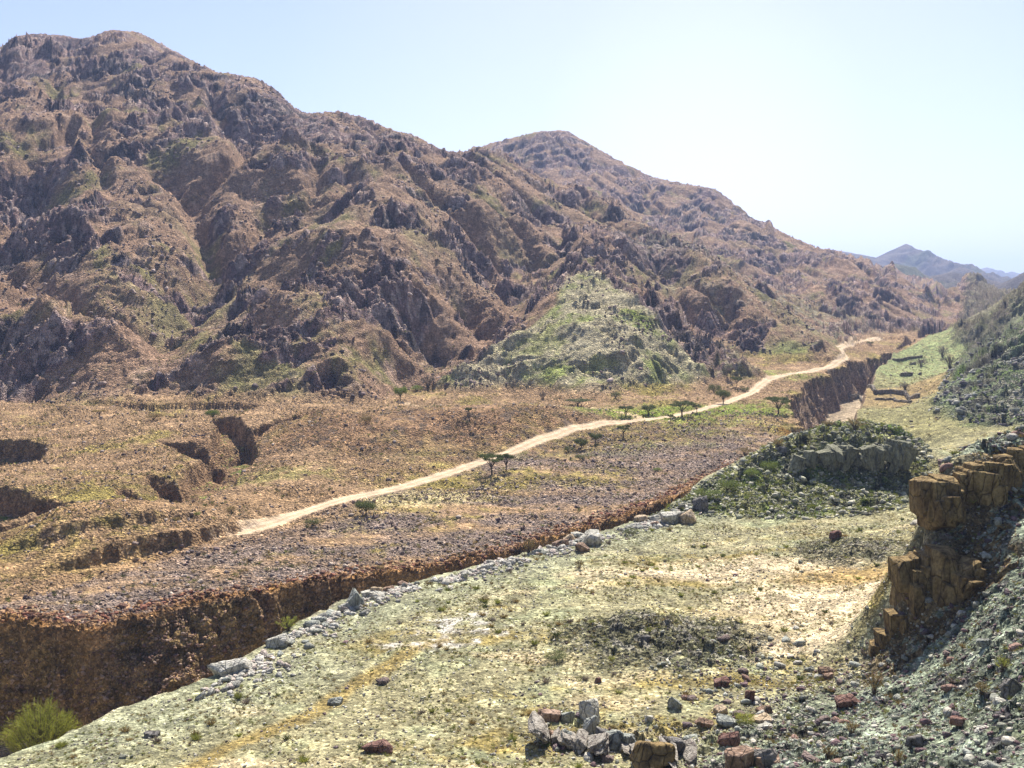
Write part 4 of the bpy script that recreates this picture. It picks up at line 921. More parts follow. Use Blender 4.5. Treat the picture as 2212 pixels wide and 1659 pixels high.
cliff("rock_cliff", [(2018, 2078, 1190, 1366, 84.6, 1.8), (2072, 2120, 1210, 1320, 84., 1.6), (1966, 1994, 1200, 1300, 87.0, 1.3), (1958, 2012, 1292, 1345, 86.2, 1.5)] + face_blocks(24, l_top, l_bot, 12, (18, 50), (.3, .75), (.5, 1.7), 2.2) + [(1938, 1976, 1332, 1394, 85.8, 1.3), (1925, 1960, 1320, 1395, 86.4, 1.2), (1902, 1938, 1368, 1412, 86.6, 1.2), (1945, 1970, 1230, 1330, 87.4, 1.2), (1885, 1912, 1392, 1424, 87.2, 1.0), (1950, 1975, 1270, 1345, 86.8, 1.1)],
    "lower cliff of split brown columns stepping down to the flat", OCHRE, 501, .9, .03)
cliff("rock_outcrop", [(1600, 1632, 1640, 1690, 66.5, .9), (1628, 1662, 1632, 1690, 66, .9), (1658, 1690, 1640, 1690, 65.8, .9), (1572, 1606, 1655, 1700, 66, .8)] , "dark splintered outcrop cut off by the bottom edge", BROWN, 651, .7, .08)
_r = np.random.default_rng(5); _bl = []
for k_ in range(26):
    a = _r.uniform(1700, 1975); wv = _r.uniform(14, 34); t0 = 985 - 32 * (a - 1700) / 275 + _r.uniform(-8, 14); hgt = _r.uniform(26, 62)
    _bl.append((a - wv / 2, a + wv / 2, t0, t0 + hgt, 177.5 - (t0 + hgt - 990) * .03, _r.uniform(1.0, 2.2)))
CRAG = rock_mat("crag_rock", (.17, .165, .11), (.30, .29, .20), dark=(.06, .06, .04), scale=1.2)
cliff("rock_outcrop", _bl, "row of dark crags across the shaded face of the green hillock", CRAG, 601, .4, .09, .35)

LEDGE = rock_mat("ledge_rock", (.26, .23, .19), (.42, .38, .32), dark=(.09, .06, .06), scale=1.4)
cliff("rock_outcrop", face_blocks(20, [(1150, 1572, 74.5), (1250, 1590, 73.6), (1400, 1612, 72), (1520, 1618, 71.4)], [(1150, 1604, 0), (1250, 1632, 0), (1400, 1650, 0), (1520, 1640, 0)], 21, (14, 60), (.25, .75), (-1.6, 1.6)), "low broken rock ledge running behind the bottom row of boulders", LEDGE, 701, .5, .09, .6)
cliff("rock_outcrop", face_blocks(9, [(1362, 1385, 96.5), (1500, 1372, 97)], [(1362, 1404, 0), (1500, 1392, 0)], 22, (10, 26), (.5, 1.), (-.4, .6)), "small dark ledge across the front of the rubble mound", DARKR, 751, .5, .09, .5)
cliff("rock_outcrop", face_blocks(22, [(1700, 1520, 84), (1790, 1475, 88.5), (1880, 1425, 90)], [(1700, 1536, 0), (1790, 1494, 0), (1880, 1446, 0)], 23, (12, 30), (.5, 1.), (-.8, .8)), "broken brown rocks strung from the cliff foot down to the flat", BROWN, 771, .6, .08, .5)
ZN = [(G(1281, 1178), "the large white angular boulder"), (G(1448, 1129), "the boulder row below the hillock"), (G(1420, 1370), "the dark rubble mound"), (G(1830, 1190), "the small dark mound by the cliff"), (G(1870, 1420), "the foot of the cliff"),
      (G(1201, 1424), "the dark cushion bush"), (G(505, 1458), "the long pale slab on the gorge lip"), (G(817, 1624), "the dark red boulder"), (G(1271, 1552), "the pale domed boulder"), (G(960, 1370), "the white stony patch"), (G(1600, 1530), "the red brown block in the grass"),
      (G(1650, 1230), "the middle of the sandy flat"), (G(800, 1300), "the pale rim pile"), (G(327, 1592), "the small dark purple rock"), (G(1500, 1280), "the bare centre of the flat"), (G(1850, 1300), "the sand beside the cliff"), (G(1100, 1230), "the thin tilted slab"), (G(1950, 1550, 4), "the middle of the scree slope"), (G(2150, 1500, 8), "the right edge of the scree slope"), (G(1800, 1120), "the right end of the hillock foot")]
def zone(x, y): return min(ZN, key=lambda z_: (z_[0][0] - x) ** 2 + (z_[0][1] - y) ** 2)[1]
# ---- loose stones: the largest as objects of their own, the rest as rubble
RC = ['pale grey', 'olive grey', 'dark maroon', 'cream', 'brown', 'greenish grey']
LOW = [rock_verts(2, 900 + i, 3, .75, 0, (1, .75, .5)) for i in range(12)]
MIDR = [mesh_from("loose_rock", *rock_verts(3, 950 + i, 6, .4, .04, (1, .8, .62)), STONE, tint=np.array(c_)) for i, c_ in enumerate([(.42, .40, .34), (.30, .30, .25), (.20, .15, .13), (.5, .46, .38), (.28, .18, .14), (.34, .35, .30)])]
def scatter(n, dens_fn, xr, yr, seed):
    r = np.random.default_rng(seed); x = r.uniform(*xr, n * 4); y = r.uniform(*yr, n * 4) ; ok = r.random(n * 4) < dens_fn(x, y); return x[ok][:n], y[ok][:n]
def gz(x, y):
    s = x / y; fj_ = np.interp(s, scol, np.arange(NC)); j = np.clip(fj_.astype(int), 0, NC - 2)
    out = np.empty(len(x)); order = np.argsort(j)
    for jj in np.unique(j):
        m_ = j == jj; out[m_] = np.interp(y[m_], Y[:, jj], Z[:, jj]) * (1 - (fj_[m_] - jj)) + np.interp(y[m_], Y[:, jj + 1], Z[:, jj + 1]) * (fj_[m_] - jj)
    return out
def in_view(x, y): return np.abs(x / y) < .53
def rot3(r, n):
    a = r.uniform(0, 6.28, n); b = r.normal(0, .35, n); c = r.normal(0, .35, n)
    ca, sa, cb, sb, cc, sc_ = np.cos(a), np.sin(a), np.cos(b), np.sin(b), np.cos(c), np.sin(c)
    return np.stack([np.stack([ca * cc - sa * sb * sc_, -sa * cb, ca * sc_ + sa * sb * cc], -1), np.stack([sa * cc + ca * sb * sc_, ca * cb, sa * sc_ - ca * sb * cc], -1), np.stack([-cb * sc_, sb, cb * cc], -1)], 1)
def rubble(name, x, y, size, cols, seed, flatten=1.):
    r = np.random.default_rng(seed); n = len(x); z = gz(x, y); Vs, Qs, Ts, k_ = [], [], [], 0
    Rm = rot3(r, n); pick = r.integers(0, len(LOW), n); cols = np.array(cols); cc = cols[r.integers(0, len(cols), n)] * r.uniform(.75, 1.25, (n, 1))
    for i, (V, Q) in enumerate(LOW):
        m_ = np.where(pick == i)[0]
        if not len(m_): continue
        P = np.einsum('nij,vj->nvi', Rm[m_], V) * size[m_][:, None, None] * np.array([1, 1, flatten]) + np.stack([x[m_], y[m_], z[m_] + size[m_] * .2], -1)[:, None, :]
        Vs.append(P.reshape(-1, 3)); Qs.append((Q[None] + (np.arange(len(m_)) * len(V))[:, None, None]).reshape(-1, 4) + k_); Ts.append(np.repeat(cc[m_], len(V), 0)); k_ += len(m_) * len(V)
    o = link(name, mesh_from(name, np.concatenate(Vs), np.concatenate(Qs), STONE, tint=np.concatenate(Ts))); o['kind'] = 'stuff'; return o
def psz(r, n, lo, hi, p=2.2): return lo * (1 - r.random(n) * (1 - (lo / hi) ** p)) ** (-1 / p)
near_cols = [(.40, .39, .32), (.32, .32, .25), (.24, .24, .19), (.16, .12, .12), (.20, .13, .13), (.48, .44, .36)]
r0 = np.random.default_rng(21)
def notgorge(x, y): return poly_sd(x, y, GORGE) < -1.2
sp_poly = spur_l
def d_near(x, y):
    c = fbm(x / 7, y / 7, 3, 403); on_sp = poly_sd(x, y, sp_poly) > -3
    m1 = np.exp(-((x - 22) / 10) ** 2 - ((y - 89) / 8) ** 2); row = np.exp(-((x - 8.5) / 9) ** 2 - ((y - 74) / 4) ** 2)
    return np.clip(-.05 + .45 * c + .8 * on_sp + m1 * .8 + row * .9, 0.01, 1) * notgorge(x, y) * in_view(x, y) * (y > 45)
xs_, ys_ = scatter(26000, d_near, (-60, 70), (45, 150), 22); rubble("slope_rubble", xs_, ys_, psz(r0, len(xs_), .06, .42, 2.5), near_cols, 23)
def d_flat(x, y): return np.clip(.25 + .9 * fbm(x / 4, y / 4, 3, 413), .03, 1) * notgorge(x, y) * in_view(x, y) * (poly_sd(x, y, FARP) < 0)
xp, yp = scatter(20000, d_flat, (-50, 75), (66, 150), 43); rubble("flat_pebbles", xp, yp, psz(r0, len(xp), .045, .16, 2.2), [(.52, .48, .38), (.38, .36, .28), (.24, .21, .17), (.17, .13, .12), (.60, .56, .46)], 44)
# pale stones strung along the near lip of the gorge
def along(pts, n, spread, seed, t0=0., t1=1.):
    r = np.random.default_rng(seed); P = np.array(pts)[:, :2]; L = np.r_[0, np.cumsum(np.hypot(*np.diff(P, axis=0).T))]
    t = (t0 + (t1 - t0) * r.random(n)) * L[-1]; x = np.interp(t, L, P[:, 0]); y = np.interp(t, L, P[:, 1]); return x + r.normal(0, spread, n), y + r.normal(0, spread, n)
xa, ya = along([(p[0] + 1.2, p[1] - 2.2) for p in rimn[4:]], 3600, 1.9, 24); m_ = notgorge(xa, ya) & (fbm(xa / 6, ya / 6, 3, 411) > -.12); xa, ya = xa[m_], ya[m_]
rubble("lip_rubble", xa, ya, psz(r0, len(xa), .14, .6, 1.9), [(.55, .52, .45), (.45, .42, .36), (.32, .31, .27), (.5, .42, .36)], 25)
# cobbles of the far terrace and its lip
def d_far(x, y): return (.3 + .7 * (seg_dist(x, y, TRACK)[1] < 0)) * np.clip(.3 + .8 * fbm(x / 18, y / 9, 3, 181), .05, 1) * notgorge(x, y) * in_view(x, y) * (seg_dist(x, y, TRACK)[0] > 3.6) * (poly_sd(x, y, FARP) > 0)
xf_, yf_ = scatter(24000, d_far, (-135, 90), (108, 290), 26); rubble("terrace_cobbles", xf_, yf_, psz(r0, len(xf_), .13, .5, 2.6), [(.30, .24, .21), (.24, .18, .15), (.38, .27, .18), (.17, .12, .11), (.45, .36, .28)], 27)
xl, yl = along([(p[0] - .8, p[1] + 1.6) for p in FARR[:20]], 4200, 1.5, 28); m_ = (poly_sd(xl, yl, GORGE) < .2); xl, yl = xl[m_], yl[m_]
rubble("lip_cobbles", xl, yl, psz(r0, len(xl), .14, .5), [(.33, .18, .09), (.25, .11, .07), (.42, .26, .14), (.18, .10, .07)], 29)
# stones sticking out of the gorge wall
gm = np.argwhere((M['gorge'] > .9) & (~M['near']) & (M['prof'] < .97) & (Y < 200) & (np.abs(X / Y) < .53)); gi = gm[rng.integers(0, len(gm), 2600)]
xw, yw = X[gi[:, 0], gi[:, 1]], Y[gi[:, 0], gi[:, 1]]; rubble("wall_cobbles", xw, yw, psz(r0, len(xw), .10, .35), [(.30, .19, .12), (.40, .28, .2), (.2, .12, .09)], 30)
def d_bank(x, y): return (poly_sd(x, y, FARP) < -2) * notgorge(x, y) * (poly_sd(x, y, RHP) < 0) * in_view(x, y) * np.clip(.35 + .9 * fbm(x / 14, y / 14, 3, 415), .03, 1)
xk, yk = scatter(5000, d_bank, (60, 330), (200, 640), 45); rubble("bank_rubble", xk, yk, psz(r0, len(xk), .15, .55), [(.34, .28, .20), (.22, .17, .13), (.42, .36, .26), (.18, .15, .11)], 46)
# hillock, hill foot and mountain foot
def d_hk(x, y): return (poly_sd(x, y, xy(hk)) > -1) * .9
xh, yh = scatter(3800, d_hk, (20, 85), (150, 210), 31); rubble("hillock_rubble", xh, yh, psz(r0, len(xh), .15, .7), [(.40, .39, .28), (.28, .28, .19), (.17, .16, .12), (.50, .47, .36)], 32)
def d_rh(x, y): return (poly_sd(x, y, RHP) > 0) * in_view(x, y) * np.clip(.3 + fbm(x / 20, y / 20, 3, 405), 0.05, 1)
xr_, yr_ = scatter(6000, d_rh, (90, 240), (235, 420), 33); rubble("hill_rubble", xr_, yr_, psz(r0, len(xr_), .3, 1.3), [(.32, .32, .26), (.20, .19, .17), (.14, .12, .12), (.42, .40, .34)], 34)
def d_mt(x, y): return in_view(x, y) * np.clip(.15 + 1.2 * fbm(x / 30, y / 30, 3, 407), 0.02, 1) * (base_h(x, y) - zt(y) > 2) * (x < .3 * y)
xm, ym = scatter(26000, d_mt, (-330, 230), (290, 640), 35); rubble("mountain_rubble", xm, ym, psz(r0, len(xm), .25, 1.2, 2.4) , [(.24, .17, .15), (.32, .24, .20), (.13, .10, .09), (.40, .31, .27)], 36)
# three hundred of the largest loose rocks, one object each
def d_ind(x, y): return d_near(x, y)
xi_, yi_ = scatter(170, d_ind, (-50, 60), (50, 125), 41); zi_ = gz(xi_, yi_)
for x_, y_, z_ in zip(xi_, yi_, zi_):
    s_ = random.uniform(.3, .55); mi_ = random.randrange(6); o = link("loose_rock", MIDR[mi_], None, (x_, y_, z_ + s_ * .2), (random.uniform(-.3, .3), random.uniform(-.3, .3), random.uniform(0, 6.3)), (s_, s_ * random.uniform(.7, 1.1), s_ * random.uniform(.6, 1.1)))
    tag(o, ('knee high' if s_ > .42 else 'smaller') + ' ' + RC[mi_] + ' loose rock near ' + zone(x_, y_), "rock", "loose rocks on the near slope and flat")
xi_, yi_ = along([(p[0] + 1.0, p[1] - 1.8) for p in rimn[4:]], 120, 1.5, 42); m_ = notgorge(xi_, yi_); xi_, yi_ = xi_[m_], yi_[m_]; zi_ = gz(xi_, yi_)
for x_, y_, z_ in zip(xi_, yi_, zi_):
    s_ = random.uniform(.35, .8); mi_ = random.choice((0, 3, 3, 5, 1)); o = link("rim_rock", MIDR[mi_], None, (x_, y_, z_ + s_ * .25), (random.uniform(-.3, .3), random.uniform(-.4, .4), random.uniform(0, 6.3)), (s_, s_ * random.uniform(.6, 1.1), s_ * random.uniform(.5, 1.0)))
    tag(o, ('big ' if s_ > .58 else 'small ') + RC[mi_] + ' gorge lip rock near ' + zone(x_, y_), "rock", "pale rocks along the lip of the gorge")

# ------------------------------------------------------------------ plants
def leaf_mat(name, c0, c1, trans=.25):
    m, nt, b = mat(name); L = nt.links; oi = nd(nt, 'ShaderNodeObjectInfo'); geo = nd(nt, 'ShaderNodeNewGeometry')
    n = nd(nt, 'ShaderNodeTexNoise'); n.inputs['Scale'].default_value = 2.3; n.inputs['Detail'].default_value = 4; L.new(geo.outputs['Position'], n.inputs['Vector'])
    c = ramp(nt, n.outputs[0], [(.35, c0), (.65, c1)]); c = mul(nt, c, ramp(nt, oi.outputs['Random'], [(0, .8), (1, 1.2)]))
    L.new(c, b.inputs['Base Color']); b.inputs['Roughness'].default_value = .8
    t = nd(nt, 'ShaderNodeBsdfTranslucent'); L.new(c, t.inputs[0]); mx = nd(nt, 'ShaderNodeMixShader'); mx.inputs[0].default_value = trans
    out = [x for x in nt.nodes if x.type == 'OUTPUT_MATERIAL'][0]; L.new(b.outputs[0], mx.inputs[1]); L.new(t.outputs[0], mx.inputs[2]); L.new(mx.outputs[0], out.inputs[0]); return m
LEAF = leaf_mat("acacia_leaf", (.075, .09, .03), (.15, .17, .05)); LEAFG = leaf_mat("fresh_leaf", (.13, .17, .03), (.26, .31, .07)); LIME = leaf_mat("lime_leaf", (.22, .24, .03), (.42, .42, .08), .35)
STRAW = leaf_mat("dry_stem", (.22, .16, .06), (.38, .28, .11), .15); GRASS = leaf_mat("green_tuft", (.17, .19, .04), (.32, .32, .07), .25); TWIG = leaf_mat("bare_twig", (.15, .12, .09), (.28, .23, .18), .1)
bm_, nt_, bb_ = mat("bark"); bb_.inputs['Base Color'].default_value = (.10, .075, .05, 1); BARK = bm_
def tube(pts, rads, n=6):
    V, Q = [], []
    for i, (p, r_) in enumerate(zip(pts, rads)):
        for k_ in range(n):
            a = 2 * math.pi * k_ / n; V.append((p[0] + r_ * math.cos(a), p[1] + r_ * math.sin(a), p[2]))
        if i:
            for k_ in range(n): Q.append(((i - 1) * n + k_, (i - 1) * n + (k_ + 1) % n, i * n + (k_ + 1) % n, i * n + k_))
    return V, Q
def leaves(centres, rad, n, size, r):
    """many small leaf faces spread through flattened clumps"""
    c = np.array(centres)[r.integers(0, len(centres), n)]; d = r.normal(0, 1, (n, 3)); d /= np.linalg.norm(d, axis=1)[:, None]
    rad = np.array(rad); p = c + d * rad * (r.random((n, 1)) ** .5)
    u = r.normal(0, 1, (n, 3)); u /= np.linalg.norm(u, axis=1)[:, None]; v = np.cross(u, r.normal(0, 1, (n, 3))); v /= np.linalg.norm(v, axis=1)[:, None]
    s = size * r.uniform(.5, 1.3, (n, 1)); V = np.stack([p - u * s - v * s * .5, p + u * s - v * s * .5, p + u * s + v * s * .5, p - u * s + v * s * .5], 1).reshape(-1, 3)
    return V, np.arange(n * 4).reshape(n, 4)
def tree_meshes(kind, seed):
    """unit tree, 1 m high and about 1 m wide: (trunk mesh, crown mesh)"""
    r = np.random.default_rng(seed); V, Q, cen = [], [], []
    def add(p, q):
        k_ = len(V); V.extend(p); Q.extend([tuple(i + k_ for i in f) for f in q])
    nl = {'umbrella': 7, 'round': 8, 'bare': 10, 'low': 9}[kind]
    top = {'umbrella': .82, 'round': .62, 'bare': .8, 'low': .5}[kind]; fork = {'umbrella': .3, 'round': .22, 'bare': .12, 'low': .05}[kind]
    if kind == 'bare':
        for i in range(26):
            a = r.uniform(0, 6.28); R_ = .5 * math.sqrt(r.random()); t_ = (1 - .8 * R_ * R_ * 4 * .5) * r.uniform(.75, 1.0)
            p1 = (R_ * .4 * math.cos(a), R_ * .4 * math.sin(a), t_ * .55); p2 = (R_ * math.cos(a), R_ * math.sin(a), t_); add(*tube([(.02 * math.cos(a), .02 * math.sin(a), -.08), p1, p2], [.012, .008, .003], 4))
            for f in np.linspace(.15, 1, 9): cen.append(tuple(p1[q] + (p2[q] - p1[q]) * f for q in range(3)))
        Vl, Ql = leaves(cen, (.05, .05, .05), 3000, .012, r); return mesh_from("trunk", V, Q, BARK), (Vl, Ql)
    add(*tube([(0, 0, -.15), (.01, 0, .05), (.02, .01, fork)], [.045, .036, .03]))
    for i in range(nl):
        a = 6.28 * i / nl + r.uniform(-.3, .3); R_ = r.uniform(.25, .47); t_ = top * r.uniform(.85, 1.08)
        p = [(.02, .01, fork), (R_ * .45 * math.cos(a), R_ * .45 * math.sin(a), fork + (t_ - fork) * .6), (R_ * math.cos(a), R_ * math.sin(a), t_)]
        add(*tube(p, [.022, .014, .006], 5)); cen.append(p[2])
        for k_ in range(2):
            b = a + r.uniform(-.9, .9); q = (p[1][0] + .2 * math.cos(b), p[1][1] + .2 * math.sin(b), t_ + r.uniform(-.06, .08)); add(*tube([p[1], q], [.011, .004], 4)); cen.append(q)
    cen.append((0, 0, top + .04))
    if kind == 'umbrella': Vl, Ql = leaves(cen, (.17, .17, .07), 4200, .017, r)
    elif kind == 'round': Vl, Ql = leaves(cen + [(0, 0, .45), (.15, 0, .5), (-.15, .1, .48)], (.2, .2, .19), 4200, .018, r)
    elif kind == 'low': Vl, Ql = leaves(cen + [(x * .3, y * .3, .3) for x in (-1, 0, 1) for y in (-1, 0, 1)], (.2, .2, .2), 2600, .016, r)
    return mesh_from("trunk", V, Q, BARK), (Vl, Ql)
TM = {}
for kind in ('umbrella', 'round', 'bare', 'low'):
    for v in range(2):
        tr, (Vl, Ql) = tree_meshes(kind, 700 + v * 7 + len(kind))
        for mn, mm in (('dark', LEAF), ('green', LEAFG), ('lime', LIME), ('twig', TWIG), ('straw', STRAW)): TM[(kind, v, mn)] = (tr, (Vl, Ql, mm))
def crown_mesh(k_):
    c = TM[k_][1]
    if isinstance(c, tuple): c = mesh_from("crown", c[0], c[1], c[2]); TM[k_] = (TM[k_][0], c)
    return c
def plant(name, cat, px, py, w, h, kind, tone, label, group, v=0, at=None):
    q = at or hit(px, py); sc_ = q[1] / FOC; e_ = bpy.data.objects.new(name, None); scene.collection.objects.link(e_); e_.location = q; e_.empty_display_size = .1
    e_.scale = (w * sc_, w * sc_, h * sc_); e_.rotation_euler = (0, 0, (px * .7) % 6.28); tag(e_, label, cat, group); cr_ = crown_mesh((kind, v, tone))
    link("trunk", TM[(kind, v, tone)][0], e_); link("crown", cr_, e_); return e_
TREES = [
 (1063, 1024, 50, 40, 'umbrella', 'dark', "flat topped acacia beside the road, left one of a close pair"),
 (1093, 1018, 36, 36, 'umbrella', 'dark', "smaller acacia of the close roadside pair, on the right"),
 (1473, 899, 46, 30, 'umbrella', 'dark', "widest acacia below the road at the foot of the green spur"),
 (1352, 898, 32, 20, 'umbrella', 'dark', "small acacia above the road where the side track joins"),
 (1400, 896, 28, 23, 'round', 'dark', "rounded acacia just right of the side track junction"),
 (1505, 891, 20, 16, 'umbrella', 'dark', "tiny acacia at the right of the widest roadside acacia"),
 (1448, 912, 14, 16, 'umbrella', 'dark', "thin young acacia below the road left of the widest one"),
 (1347, 944, 27, 24, 'umbrella', 'dark', "lone acacia on the green strip below the road"),
 (1287, 958, 24, 24, 'round', 'dark', "acacia below the road, middle of three leading left"),
 (1255, 972, 28, 26, 'round', 'dark', "acacia below the road, nearest the road of three"),
 (1228, 978, 24, 18, 'low', 'dark', "low acacia at the left end of the three below the road"),
 (1253, 994, 22, 16, 'low', 'dark', "small bush in front of the three acacias below the road"),
 (1682, 896, 46, 36, 'umbrella', 'dark', "broad acacia standing by the far edge of the gorge"),
 (1562, 872, 30, 32, 'round', 'dark', "tall acacia at the spur foot above the bend of the road"),
 (1592, 836, 22, 20, 'umbrella', 'dark', "small acacia high above the bend of the road"),
 (1578, 815, 18, 20, 'umbrella', 'twig', "thin bare acacia on the scree above the bend of the road"),
 (1542, 850, 28, 26, 'low', 'dark', "bushy acacia in the rocks left of the tall spur foot acacia"),
 (1172, 864, 20, 20, 'bare', 'twig', "grey leafless tree below the pale rocks of the green spur"),
 (1247, 877, 52, 14, 'umbrella', 'dark', "very low wide acacia behind the brown rise"),
 (865, 866, 28, 32, 'round', 'green', "bright green round tree in the gully left of the green spur"),
 (925, 836, 36, 26, 'bare', 'twig', "grey brush thicket in the gully above the round green tree"),
 (900, 845, 24, 16, 'low', 'green', "green bush between the round tree and the grey thicket"),
 (1012, 893, 14, 14, 'round', 'dark', "small dark tree beside the side track"),
 (790, 915, 26, 22, 'low', 'straw', "brown bush left of the rocky knoll by the side track"),
 (460, 908, 26, 24, 'round', 'green', "green tree at the mountain foot above the ravine"),
 (332, 908, 30, 20, 'low', 'straw', "olive brush patch at the foot of the pale green gully"),
 (214, 900, 26, 14, 'umbrella', 'straw', "faint low acacia on the upper terrace at the left"),
 (790, 1114, 42, 34, 'round', 'dark', "rounded dark acacia below the road near the yellow sand patch"),
 (676, 1136, 34, 20, 'low', 'dark', "low spreading bush below the near end of the road"),
 (1330, 860, 22, 16, 'low', 'dark', "dark bush at the foot of the green spur, near its centre"),
 (1610, 865 - 18, 16, 14, 'low', 'dark', "small shrub beside the road just past the bend"),
 (2036, 772, 22, 26, 'bare', 'twig', "leafless tree on the far green bank at the right"),
 (2052, 795, 34, 28, 'bare', 'twig', "grey brown thorny tree at the edge of the right green bank"),
 (1990, 792, 30, 18, 'bare', 'twig', "pale thorny shrub in the middle of the right green bank"),
 (1955, 842, 22, 16, 'bare', 'twig', "thin grey shrub on the green bank above the curved wall"),
 (1880, 741 + 4, 14, 10, 'low', 'dark', "tiny dark bush by the dark earth bank"),
]
for i, t_ in enumerate(TREES): plant("acacia_tree" if 'acacia' in t_[6] else ("bush" if ('bush' in t_[6] or 'shrub' in t_[6] or 'brush' in t_[6] or 'thicket' in t_[6]) else "tree"), "tree" if 'tree' in t_[6] or 'acacia' in t_[6] else "bush", t_[0], t_[1], t_[2] * 1.12, t_[3] * 1.12, t_[4], t_[5], t_[6], "trees and bushes scattered over the valley", i % 2)
SHR = [
 (1362, 1156, 34, 18, 'low', 'dark', "dark rounded bush on the bank left of the hillock boulders"),
 (1201, 1424, 50, 18, 'low', 'dark', "low dark cushion bush alone on the pale flat"),
 (1142, 1196, 40, 34, 'bare', 'straw', "straw coloured dry bush on the lip of the gorge"),
 (1570, 1062, 46, 34, 'low', 'green', "larger green bush on the slope of the hillock"),
 (1530, 1080, 50, 30, 'low', 'green', "green bush low on the left slope of the hillock"),
 (1660, 1020, 34, 30, 'low', 'green', "green bush left of the crags on the hillock"),
 (1622, 1030, 30, 22, 'low', 'green', "small green bush between the two larger hillock bushes"),
 (1846, 928, 50, 26, 'bare', 'straw', "dry yellowish bush on top of the hillock"),
 (1790, 925, 30, 18, 'bare', 'straw', "small dry bush left of the yellowish one on the hillock top"),
 (1680, 968, 40, 22, 'bare', 'straw', "dry bush at the upper left edge of the hillock"),
 (1610, 985, 34, 20, 'bare', 'straw', "straw coloured brush behind the hillock crest"),
 (1252, 1228, 20, 20, 'bare', 'straw', "dry brown shrub on the flat below the boulder cluster"),
 (622, 1362, 56, 30, 'bare', 'lime', "yellow green bush inside the gorge just past the pointed slab"),
 (1888, 1500, 40, 50, 'bare', 'straw', "tall olive bush on the scree slope below the cliff"),
 (1940, 1655, 30, 40, 'bare', 'straw', "yellowish bush at the bottom of the scree slope"),
 (1840, 1590, 34, 36, 'bare', 'straw', "olive bush left on the lower scree slope"),
 (1790, 1640, 36, 30, 'bare', 'straw', "straw bush near the bottom edge of the scree slope"),
 (2165, 1450, 36, 34, 'bare', 'lime', "yellow green bush near the dark rock at the right edge"),
 (2120, 1500, 34, 28, 'bare', 'straw', "olive tuft in the middle right of the scree slope"),
 (1610, 1562, 40, 24, 'low', 'lime', "bright green cushion plant between the layered rock and the white slab"),
 (424, 1115, 16, 12, 'low', 'green', "green shrub on the scarp above the near end of the road"),
 (382, 1125, 16, 10, 'low', 'straw', "brown shrub left of the green scarp shrub"),
 (500, 1105, 18, 14, 'low', 'straw', "olive shrub right of the green scarp shrub"),
 (822, 1232, 16, 14, 'low', 'straw', "olive shrub on the gravel terrace above the rim pile"),
 (530, 1283, 20, 18, 'bare', 'twig', "grey dry shrub on the far lip of the gorge"),
 (1420, 1018, 18, 9, 'low', 'green', "flat green shrub on the orange strip of the gravel terrace"),
]
for i, t_ in enumerate(SHR): plant("bush", "bush", t_[0], t_[1], t_[2] * 1.15, t_[3] * 1.15, t_[4], t_[5], t_[6], "bushes near the gorge and the viewer", i % 2)
# the big wispy bush in the gorge
def big_bush():
    r = np.random.default_rng(88); e_ = bpy.data.objects.new("thorn_bush", None); scene.collection.objects.link(e_); base = W(92, 1652, 93); e_.location = (base[0], base[1], -11.0)
    tag(e_, "big wispy lime green bush growing out of the shaded gorge at lower left", "bush"); V, Q = [], []; lv = []
    for i in range(190):
        a = r.uniform(0, 6.28); rr_ = 3.6 * math.sqrt(r.random()); tx, ty = rr_ * math.cos(a), rr_ * .8 * math.sin(a); top = 7.1 * (1 - .42 * (rr_ / 3.6) ** 2) * r.uniform(.8, 1.04)
        p0 = (tx * .12, ty * .12, 0); p1 = (tx * .55, ty * .55, top * .55); p2 = (tx, ty, top); v, q = tube([p0, p1, p2], [.07, .035, .01], 4); k_ = len(V); V += v; Q += [tuple(x + k_ for x in f) for f in q]
        for t_ in np.linspace(.3, 1.12, 34):
            c = np.array(p1) * (1 - t_) ** 1 + np.array(p2) * t_ if t_ > 0 else p1
            lv.append(c + r.normal(0, .14, 3))
    link("stems", mesh_from("stems", V, Q, BARK), e_); lv = np.array(lv); n = len(lv)
    d = r.normal(0, 1, (n, 3)) * .6 + np.c_[lv[:, :2] / 3.0, np.full(n, 1.0)]; d /= np.linalg.norm(d, axis=1)[:, None]; s_ = np.cross(d, r.normal(0, 1, (n, 3))); s_ /= np.linalg.norm(s_, axis=1)[:, None]
    L_ = r.uniform(.2, .6, (n, 1)); w_ = .02; Vl = np.stack([lv - s_ * w_, lv + s_ * w_, lv + d * L_ + s_ * w_ * .4, lv + d * L_ - s_ * w_ * .4], 1).reshape(-1, 3)
    link("foliage", mesh_from("foliage", Vl, np.arange(n * 4).reshape(n, 4), LIME), e_)
big_bush()
# tufts of dry grass and dwarf shrubs on the near terrace
def tuft(seed, n, lean=1.0, w=.03):
    r = np.random.default_rng(seed); a = r.uniform(0, 6.28, n); t = r.uniform(.15, 1.0, n) * lean; d = np.c_[np.cos(a) * t, np.sin(a) * t, np.full(n, .75)]; d /= np.linalg.norm(d, axis=1)[:, None]
    p = np.c_[np.cos(a) * .18 * r.random(n), np.sin(a) * .18 * r.random(n), np.zeros(n) - .05]; s = np.cross(d, r.normal(0, 1, (n, 3))); s /= np.linalg.norm(s, axis=1)[:, None]; L_ = r.uniform(.5, 1.05, (n, 1))
    return np.stack([p - s * w, p + s * w, p + d * L_ + s * w * .5, p + d * L_ - s * w * .5], 1).reshape(-1, 3), np.arange(n * 4).reshape(n, 4)
TF = [tuft(60 + i, 90, 1.1, .035) for i in range(5)]
TFM = [mesh_from("dwarf_shrub", *TF[i % 5], (STRAW, GRASS, STRAW, GRASS, TWIG, LEAF)[i]) for i in range(6)]
SC_ = ['straw coloured', 'yellow green', 'straw coloured', 'yellow green', 'greyish bare', 'dark green']
